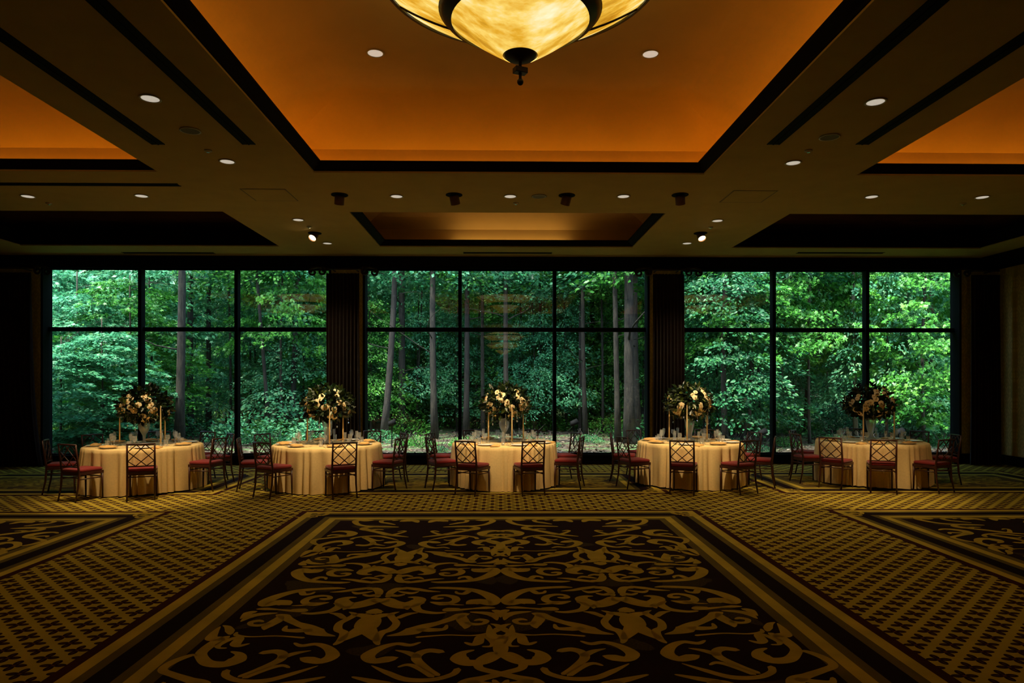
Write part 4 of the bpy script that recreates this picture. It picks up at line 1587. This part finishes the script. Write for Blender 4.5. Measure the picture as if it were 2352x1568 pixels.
def crown_mesh(seed, z0, z1, rmax, nspray, nleaf, size, mat_, TV=KITE_V, TF=KITE_F, srad=0.75, shape='round'):
    r0 = np.random.default_rng(seed)
    parts = []
    for _ in range(nspray):
        k = r0.random()
        z = z0 + (z1 - z0) * k
        if shape == 'round':
            rm = rmax * (0.35 + 0.65 * math.sin(PI * min(1, 0.15 + 0.8 * k)))
        elif shape == 'layer':
            rm = rmax * (1 - 0.35 * k)
        else:
            rm = rmax
        a_ = r0.uniform(0, 2 * PI)
        r = rm * math.sqrt(r0.uniform(0.06, 1))
        cx, cy = r * math.cos(a_), r * math.sin(a_)
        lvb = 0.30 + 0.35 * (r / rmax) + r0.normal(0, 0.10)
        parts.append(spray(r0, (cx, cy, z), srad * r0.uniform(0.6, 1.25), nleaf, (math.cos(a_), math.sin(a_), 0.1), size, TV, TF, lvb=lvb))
    V, Fi, L = merge(parts)
    return fast_mesh('foliage', V, Fi, 3, mat_, L)


def trunk_mesh(seed, h, r, lean=(0, 0), mat_=None, nbr=4, br0=2.2):
    rr = random.Random(seed)
    mb = MB()
    pts, rad = [], []
    n = 9
    wx, wy = rr.uniform(-.08, .08), rr.uniform(-.08, .08)
    for i in range(n + 1):
        k = i / n
        pts.append((lean[0] * k + wx * math.sin(5 * k) * h * 0.12, lean[1] * k + wy * math.sin(4 * k + 1) * h * 0.12, -0.1 + (h + 0.1) * k))
        rad.append(r * (1.0 - 0.55 * k) * (1.35 if i == 0 else 1))
    rad = [q * 0.84 for q in rad]
    mb.tube(pts, rad, 10)
    for b_ in range(nbr):
        k = (br0 + rr.uniform(0, h * 0.6)) / h
        k = min(k, .92)
        i = int(k * n)
        p = Vector(pts[i]).lerp(Vector(pts[min(i + 1, n)]), k * n - i)
        a_ = rr.uniform(0, 2 * PI)
        L = rr.uniform(1.0, 2.6)
        q = [p]
        up = rr.uniform(0.1, 0.7)
        for s in range(1, 6):
            q.append(p + Vector((math.cos(a_ + 0.12 * s) * L * s / 5, math.sin(a_ + 0.12 * s) * L * s / 5, up * L * (s / 5) - 0.05 * s * s * 0.12 + rr.uniform(-.05, .05))))
        br = r * rr.uniform(.12, .22)
        mb.tube(q, [br * (1 - 0.16 * s) for s in range(6)], 6)
    return mb.mesh('trunk', mat_ or M['bark'], True)


# a set of crowns and trunks shared by the trees
CROWN = {
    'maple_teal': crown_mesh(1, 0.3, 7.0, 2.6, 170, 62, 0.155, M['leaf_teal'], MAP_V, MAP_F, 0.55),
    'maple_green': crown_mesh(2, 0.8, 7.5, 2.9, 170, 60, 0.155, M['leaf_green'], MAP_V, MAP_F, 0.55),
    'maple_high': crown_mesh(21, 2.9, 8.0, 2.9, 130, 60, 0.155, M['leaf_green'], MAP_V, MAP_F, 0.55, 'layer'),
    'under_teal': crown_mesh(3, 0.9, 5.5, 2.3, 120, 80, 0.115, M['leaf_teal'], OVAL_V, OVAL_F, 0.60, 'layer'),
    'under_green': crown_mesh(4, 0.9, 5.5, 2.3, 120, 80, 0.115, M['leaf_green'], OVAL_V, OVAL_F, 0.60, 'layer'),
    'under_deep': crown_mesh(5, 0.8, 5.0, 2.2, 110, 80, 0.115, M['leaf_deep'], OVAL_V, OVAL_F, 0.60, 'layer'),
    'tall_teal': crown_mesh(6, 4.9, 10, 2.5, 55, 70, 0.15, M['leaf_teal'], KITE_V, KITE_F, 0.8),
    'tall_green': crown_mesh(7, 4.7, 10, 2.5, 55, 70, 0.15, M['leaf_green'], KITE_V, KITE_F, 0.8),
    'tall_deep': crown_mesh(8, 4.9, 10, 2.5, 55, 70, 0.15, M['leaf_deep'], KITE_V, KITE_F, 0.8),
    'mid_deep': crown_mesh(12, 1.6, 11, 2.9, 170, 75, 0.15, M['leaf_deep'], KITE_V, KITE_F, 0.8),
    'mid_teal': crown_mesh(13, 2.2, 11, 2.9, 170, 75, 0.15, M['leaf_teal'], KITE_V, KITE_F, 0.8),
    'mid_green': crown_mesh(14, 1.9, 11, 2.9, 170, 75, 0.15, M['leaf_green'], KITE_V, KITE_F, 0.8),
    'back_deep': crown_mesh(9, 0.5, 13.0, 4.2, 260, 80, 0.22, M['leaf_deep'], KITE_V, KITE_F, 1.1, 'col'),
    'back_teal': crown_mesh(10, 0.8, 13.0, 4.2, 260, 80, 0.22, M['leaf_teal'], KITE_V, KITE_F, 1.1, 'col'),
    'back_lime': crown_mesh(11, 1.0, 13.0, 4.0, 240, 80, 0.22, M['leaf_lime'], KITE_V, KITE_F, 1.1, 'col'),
}
TR = {}


def trunk_of(h, r, lean, mt, seed):
    return trunk_mesh(seed, h, r, lean, M[mt])


KINDN = {'maple_teal': 'broad-leaved maple', 'maple_green': 'broad-leaved maple', 'maple_high': 'high-crowned maple', 'under_teal': 'young tree with layered leaves', 'under_green': 'young tree with layered leaves',
         'under_deep': 'young tree with dark layered leaves', 'tall_teal': 'tall forest tree', 'tall_green': 'tall forest tree', 'tall_deep': 'tall shady tree',
         'mid_deep': 'dark leafy forest tree', 'mid_teal': 'blue-green leafy forest tree', 'mid_green': 'fresh green leafy forest tree',
         'back_deep': 'dense dark background tree', 'back_teal': 'dense background tree', 'back_lime': 'sunlit yellow-green background tree'}
WINN = ['left', 'middle', 'right']
EDG = [(113, 319, 540, 790), (790, 1053, 1270, 1530), (1530, 1768, 1980, 2250)]
tree_labels = {}
tid = [0]


def spot_name(px):
    for wi, (a_, b_, c_, d_) in enumerate(EDG):
        if px < d_ or wi == 2:
            k = 0 if px < b_ else (1 if px < c_ else 2)
            return '%s window, %s pane' % (WINN[wi], ['left', 'middle', 'right'][k])


def tree(px, y, crown=None, h=9.0, r=0.12, lean=(0, 0), mt='bark', scale=1.0, rot=None, what=None, zs=None):
    tid[0] += 1
    s = 1000 + tid[0]
    rr = random.Random(s)
    x = on_y(px, 900, y).x
    z = ground_z(x, y)
    w_px = 2 * r / y * F
    desc = what or KINDN[crown]
    size = ('thick-trunked ' if w_px > 22 else '') if what is None else ''
    lab = '%s%s behind the %s' % (size, desc, spot_name(px))
    key = lab
    tree_labels.setdefault(key, []).append((y, px, tid[0]))
    t = thing('forest_tree' if crown and not crown.startswith('under') else ('sapling' if crown else 'bare_tree'), lab, 'tree', (x, y, z), 0, 'woodland trees')
    link('trunk', trunk_of(h, r, lean, mt, s), t)
    if crown:
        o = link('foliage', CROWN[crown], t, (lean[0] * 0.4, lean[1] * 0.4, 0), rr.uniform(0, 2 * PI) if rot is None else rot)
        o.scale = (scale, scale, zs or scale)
        o['kind'] = 'stuff'
    return t


TREES = []
def T(*a, **k):
    TREES.append((tree(*a, **k), a[0], a[1]))


# trunks one can follow in the photograph
T(415, 19.5, 'tall_teal', 13, 0.15)
T(437, 23, 'tall_deep', 13, 0.13, mt='bark_dark')
T(480, 24, 'tall_green', 12, 0.11)
T(499, 30, 'tall_deep', 12, 0.11, mt='bark_dark')
T(618, 22, 'tall_teal', 12, 0.075, lean=(-0.9, 0), mt='bark_dark')
T(672, 23, 'tall_green', 12, 0.12, lean=(0.5, 0), mt='bark_dark')
T(880, 22.5, 'tall_deep', 12, 0.14, lean=(0.7, 0), mt='bark_dark')
T(922, 24, 'tall_teal', 12, 0.16, mt='bark_dark')
T(999, 22, 'tall_teal', 13, 0.13)
T(1070, 23, 'tall_deep', 12, 0.12, mt='bark_dark')
T(1110, 24, 'tall_green', 12, 0.085)
T(1164, 22.5, 'tall_deep', 13, 0.105)
T(1235, 25, 'tall_teal', 12, 0.08, mt='bark_dark')
T(1332, 24, 'tall_deep', 12, 0.07, mt='bark_dark')
T(1345, 23, 'tall_green', 13, 0.095)
T(1362, 27, 'tall_deep', 12, 0.14)
T(1420, 20.5, 'tall_deep', 13, 0.105, lean=(-0.25, 0))
T(1447, 20, 'tall_green', 13, 0.19)
T(1466, 21.5, 'tall_deep', 13, 0.12)
T(1482, 23, 'tall_teal', 12, 0.10, lean=(1.0, 0), mt='bark_dark')
T(1622, 22, 'tall_deep', 12, 0.13, mt='bark_dark')
T(1668, 20, 'under_deep', 9, 0.11, mt='bark_dark')
T(1700, 21, 'tall_deep', 9, 0.06, lean=(2.2, 0), mt='bark_dark')
T(1850, 24, 'tall_deep', 12, 0.08, mt='bark_dark')
T(1962, 21, 'tall_green', 13, 0.075, mt='bark_pale')
T(2088, 26, 'tall_deep', 12, 0.15)
T(2150, 22, 'tall_green', 12, 0.14, mt='bark_dark')
# near foliage
T(140, 18.0, 'maple_teal', 3, 0.04, scale=0.62, zs=0.36, rot=0.3)
T(235, 18.4, 'maple_teal', 3.5, 0.04, scale=0.62, zs=0.44, rot=2.0)
T(180, 20.2, 'maple_teal', 5, 0.05, scale=0.75, zs=0.62, rot=4.0)
T(300, 20.5, 'maple_green', 5, 0.05, scale=0.70, zs=0.62, rot=3.0)
T(95, 21.5, 'maple_teal', 6, 0.05, scale=0.80, zs=0.75, rot=0.9)
T(200, 23.5, 'maple_teal', 8, 0.07, scale=0.95, rot=5.2)
T(345, 22.5, 'maple_teal', 7, 0.05, scale=0.8, rot=1.0)
T(480, 25, 'under_teal', 6, 0.05, scale=0.9)
T(575, 26, 'under_teal', 6, 0.05, scale=0.95)
T(700, 24, 'under_teal', 6, 0.05, scale=0.95)
T(650, 22.5, 'maple_high', 9, 0.06, scale=0.62, rot=1.2, zs=0.95)
T(800, 25, 'under_green', 6, 0.05, scale=0.9)
T(900, 27, 'under_deep', 6, 0.04, scale=0.8)
T(1030, 27, 'under_green', 6, 0.04, scale=0.8)
T(1130, 27, 'under_teal', 6, 0.04, scale=0.75)
T(1225, 24.5, 'under_teal', 6, 0.04, scale=0.72)
T(1300, 28, 'under_green', 7, 0.05, scale=0.85)
T(1390, 29, 'under_deep', 7, 0.05, scale=0.85)
T(1560, 23.5, 'maple_high', 8, 0.05, scale=0.7, zs=0.95)
T(1650, 22.0, 'under_deep', 7, 0.05, scale=0.75, zs=1.2)
T(1745, 23.5, 'under_deep', 7, 0.05, scale=0.8, zs=1.1)
T(1720, 20.5, 'maple_high', 8, 0.05, scale=0.7, zs=0.85)
T(1860, 20.5, 'maple_high', 8, 0.05, scale=0.68, zs=0.95)
T(1920, 25, 'under_deep', 7, 0.05, scale=0.9)
T(1985, 22, 'maple_high', 8, 0.05, scale=0.7)
T(2035, 20.5, 'under_teal', 7, 0.05, scale=0.80, zs=1.2)
T(2125, 19.4, 'maple_green', 8, 0.06, scale=0.66, zs=0.8)
T(2215, 20.0, 'maple_teal', 8, 0.06, scale=0.80)
T(2300, 21.5, 'maple_green', 8, 0.07, scale=0.95)
for (px, y, k, s_) in ((850, 24, 'under_green', .7), (960, 25.5, 'under_teal', .8), (1050, 25, 'under_deep', .7), (1010, 29, 'under_green', 1.0), (1105, 29.5, 'under_green', 1.0),
                       (1180, 26, 'under_green', .75), (1270, 25, 'under_teal', .8), (1330, 27, 'under_green', .9), (1410, 26, 'under_green', .8), (1470, 28, 'under_teal', 1.0), (930, 31, 'under_teal', 1.1),
                       (1240, 31, 'under_deep', 1.1), (1380, 32, 'under_green', 1.1), (520, 28, 'under_green', 1.0), (610, 30, 'under_deep', 1.0), (735, 29, 'under_green', 1.0)):
    T(px, y, k, 6, .04, scale=s_, zs=s_ * 1.2)
# slim straight stems between them
rm = random.Random(5)
for (px, y) in ((455, 26), (530, 24), (585, 27), (640, 25), (725, 26), (860, 26), (955, 25), (1040, 28), (1090, 26), (1195, 25), (1255, 27), (1300, 25), (1385, 24), (1475, 26),
                (1600, 26), (1735, 25), (1795, 27), (1905, 26), (2010, 25), (2060, 28), (2185, 25)):
    T(px, y, rm.choice(['tall_deep', 'tall_teal', 'tall_green']), 11, rm.uniform(.035, .065), lean=(rm.uniform(-.5, .5), 0), mt=rm.choice(['bark', 'bark_dark']), scale=0.85, zs=1.05)
# middle distance
for i in range(26):
    px = 30 + i * 90 + rm.uniform(-30, 30)
    y = rm.uniform(28, 36)
    T(px, y, rm.choice(['mid_deep', 'mid_teal', 'mid_green', 'mid_deep']), 12, rm.uniform(.08, .16), mt=rm.choice(['bark', 'bark_dark', 'bark_dark']), scale=rm.uniform(.85, 1.1))
for i in range(14):
    px = 100 + i * 160 + rm.uniform(-50, 50)
    T(px, rm.uniform(30, 37), rm.choice(['under_teal', 'under_deep', 'under_green']), 6, .05, scale=rm.uniform(.8, 1.0))
# background
for i in range(22):
    px = -20 + i * 114 + rm.uniform(-40, 40)
    T(px, rm.uniform(38, 46), rm.choice(['back_deep', 'back_teal', 'back_deep', 'back_lime']), 13, rm.uniform(.12, .2), mt='bark_dark')
for i in range(18):
    px = 0 + i * 140 + rm.uniform(-40, 40)
    T(px, rm.uniform(52, 62), rm.choice(['back_deep', 'back_teal', 'back_lime']), 15, .2, mt='bark_dark', scale=1.35)

# one label each: by order of distance and place where the looks are the same
byl = {}
for (t, px, y) in TREES:
    byl.setdefault(t['label'], []).append((y, px, t))
ORDN = ['nearest', 'second nearest', 'third nearest', 'fourth nearest', 'fifth nearest', 'sixth nearest', 'seventh nearest', 'eighth nearest', 'ninth nearest', 'tenth nearest', 'eleventh nearest', 'twelfth nearest', 'thirteenth nearest', 'fourteenth nearest']
for lab, lst in byl.items():
    if len(lst) > 1:
        lst.sort(key=lambda a_: a_[0])
        for k, (y, px, t) in enumerate(lst):
            t['label'] = '%s, %s such' % (lab, ORDN[k])

# undergrowth
def shrub_mesh(seed, rad, h, n, size, mat_):
    r0 = np.random.default_rng(seed)
    a_ = r0.uniform(0, 2 * PI, n)
    r = rad * np.sqrt(r0.random(n))
    z = h * r0.random(n) ** 0.7 * np.sqrt(np.clip(1 - (r / rad) ** 2, 0.05, 1))
    cen = np.stack([r * np.cos(a_), r * np.sin(a_), z], 1)
    o = np.stack([np.cos(a_), np.sin(a_), np.full(n, .3)], 1)
    V, Fi, L = leaves(cen, o + r0.normal(0, .5, (n, 3)), np.array([0, 0, .8]) + o * .5 + r0.normal(0, .4, (n, 3)), size * r0.uniform(.7, 1.3, n), OVAL_V, OVAL_F, np.clip(.5 + r0.normal(0, .22, n), 0, 1))
    return fast_mesh('foliage', V, Fi, 3, mat_, L)


SHR = [shrub_mesh(41, 1.0, .75, 900, .10, M['leaf_lime']), shrub_mesh(42, .9, .6, 800, .09, M['leaf_green']), shrub_mesh(43, 1.1, .95, 900, .11, M['leaf_teal']), shrub_mesh(44, .9, .5, 700, .09, M['leaf_deep'])]
stem_me = MB()
for k in range(7):
    a_ = k * 0.9
    stem_me.tube([(0.05 * math.cos(a_), 0.05 * math.sin(a_), -0.03), (0.35 * math.cos(a_), 0.35 * math.sin(a_), 0.4)], [0.012, 0.005], 5)
stem_me = stem_me.mesh('stems', M['bark_dark'])
SPOTS = [(140, 19, 0, 1.3), (215, 20, 0, 1.2), (300, 20.5, 2, 1.1), (180, 22, 0, 1.4), (480, 22, 3, 1.0), (560, 21, 2, 1.0), (620, 22, 1, 1.1), (690, 22, 2, 1.2), (735, 20.5, 2, .9),
         (868, 21.5, 3, .8), (940, 24, 1, 1.0), (1010, 26, 1, 1.2), (1100, 26, 0, 1.0), (1210, 27, 1, 1.2), (1255, 25, 1, 1.0), (1290, 28, 0, 1.3), (1330, 26, 1, .9), (1380, 26, 0, 1.2),
         (1400, 24, 1, 1.0), (1440, 25, 1, 1.2), (1465, 23, 1, 1.0), (1500, 27, 0, 1.4), (1615, 25, 0, 1.3), (1655, 25, 0, 1.4), (1690, 26, 0, 1.3), (1640, 28, 0, 1.5), (1740, 24, 3, 1.0),
         (1820, 24, 1, 1.1), (1880, 25, 2, 1.2), (1940, 24, 2, 1.0), (2010, 25, 2, 1.2), (2080, 23, 2, 1.0), (2130, 24, 3, 1.2), (2180, 22, 1, 1.1), (1150, 30, 1, 1.5), (950, 30, 1, 1.5),
         (780, 27, 2, 1.4), (400, 26, 2, 1.4), (520, 28, 0, 1.4), (1420, 31, 0, 1.6), (1560, 31, 0, 1.6), (1790, 30, 1, 1.5), (1920, 31, 2, 1.5), (2050, 30, 1, 1.5)]
rs = random.Random(12)
for i in range(40):
    SPOTS.append((120 + i * 53 + rs.uniform(-24, 24), rs.uniform(17.6, 22.5), rs.choice([1, 3, 3, 3]), rs.uniform(.30, .6)))
SNAME = ['yellow-green', 'fresh green', 'teal green', 'dark green']
byl = {}
for (px, y, k, s) in SPOTS:
    x = on_y(px, 900, y).x
    lab = '%s low shrub behind the %s' % (SNAME[k], spot_name(px))
    t = thing('undergrowth_shrub', lab, 'shrub', (x, y, ground_z(x, y)), random.uniform(0, 6), 'woodland undergrowth')
    o = link('foliage', SHR[k], t)
    o['kind'] = 'stuff'
    o.scale = (s, s, s)
    link('stems', stem_me, t)
    byl.setdefault(lab, []).append((y, t))
for lab, lst in byl.items():
    if len(lst) > 1:
        lst.sort(key=lambda a_: a_[0])
        for k, (y, t) in enumerate(lst):
            t['label'] = '%s, %s such' % (lab, ORDN[k])

# garden lamps on stakes
for (px, py, y, lab) in ((900, 975, 19.5, 'dark garden lamp outside, seen left of the middle table'), (1318, 975, 19.0, 'dark garden lamp outside, seen right of the middle table'),
                         (1751, 997, 18.0, 'dark garden lamp outside, seen behind the second table from the right'), (2066, 996, 18.0, 'dark garden lamp outside, seen behind the rightmost table')):
    p = on_y(px, py, y)
    g = ground_z(p.x, y)
    t = thing('garden_lamp', lab, 'lamp', (p.x, y, g), 0, 'garden lamps')
    hz = p.z - g
    obj('stake', MB().tube([(0, 0, -0.05), (0, 0, hz)], 0.018, 8), M['slot'], t)
    obj('lamp_head', MB().tube([(-.10, -.02, hz + .02), (-.08, -.02, hz + .02), (.10, .03, hz + .09)], [.05, .075, .085], 14), M['slot'], t, True)
    obj('knuckle', MB().ellipsoid((0, 0, hz), (.035, .035, .04), 10, 6), M['slot'], t, True)

# bare twigs and fallen branches on the litter
rb = random.Random(9)
for k in range(16):
    px = rb.choice([870, 930, 1010, 1100, 1250, 1300, 1400, 1600, 1720, 1840, 1950, 2080, 2150, 500, 600, 700]) + rb.uniform(-25, 25)
    y = rb.uniform(18.5, 24)
    x = on_y(px, 900, y).x
    z = ground_z(x, y)
    a_ = rb.uniform(0, PI)
    L = rb.uniform(.6, 1.6)
    mb = MB()
    pts = [(math.cos(a_) * L * (i / 5 - .5), math.sin(a_) * L * (i / 5 - .5), 0.03 + 0.10 * rb.random()) for i in range(6)]
    mb.tube(pts, [.020, .019, .016, .013, .009, .004], 6)
    mb.tube([pts[2], (pts[2][0] + .2, pts[2][1] + .1, .16 + .1 * rb.random()), (pts[2][0] + .35, pts[2][1] + .1, .25 + .2 * rb.random())], [.010, .007, .003], 5)
    tag(link('fallen_branch', mb.mesh('fallen_branch', M['bark_dark'], True), None, (x, y, z)), 'fallen branch', 'branch', 'fallen branches')

brs = sorted([o for o in col.objects if o.name.startswith('fallen_branch')], key=lambda o: o.location.x / o.location.y)
NUMW = ['leftmost', 'second', 'third', 'fourth', 'fifth', 'sixth', 'seventh', 'eighth', 'ninth', 'tenth', 'eleventh', 'twelfth', 'thirteenth', 'fourteenth', 'fifteenth', 'rightmost']
for k, o in enumerate(brs):
    o['label'] = 'fallen bare branch on the leaf litter outside, %s from the left' % NUMW[k]

# dead leaves lying loose on the ground near the glass
r0 = np.random.default_rng(77)
N = 9000
ly = 15.9 + 9 * r0.random(N) ** 1.3
lx = r0.uniform(-0.75, 0.75, N) * ly
cen = np.stack([lx, ly, [ground_z(a_, b_) + 0.02 if b_ > 16 else 0.02 for a_, b_ in zip(lx, ly)]], 1)
an = r0.uniform(0, 2 * PI, N)
d = np.stack([np.cos(an), np.sin(an), r0.normal(0, .25, N)], 1)
V, Fi, L = leaves(cen, d, np.array([0, 0, 1.0]) + r0.normal(0, .3, (N, 3)), r0.uniform(.07, .14, N), KITE_V, KITE_F, r0.random(N))
M['dead_leaf'] = leaf_material('dead_leaves', [(0.0, (0.012, 0.008, 0.004)), (0.5, (0.055, 0.034, 0.018)), (0.85, (0.13, 0.095, 0.06)), (1.0, (0.30, 0.25, 0.19))], 0.1, 0.9, False, 0.1)
tag(link('leaf_litter', fast_mesh('leaf_litter', V, Fi, 3, M['dead_leaf'], L)), 'brown dead leaves scattered over the ground outside the windows', 'leaves', kind='stuff')
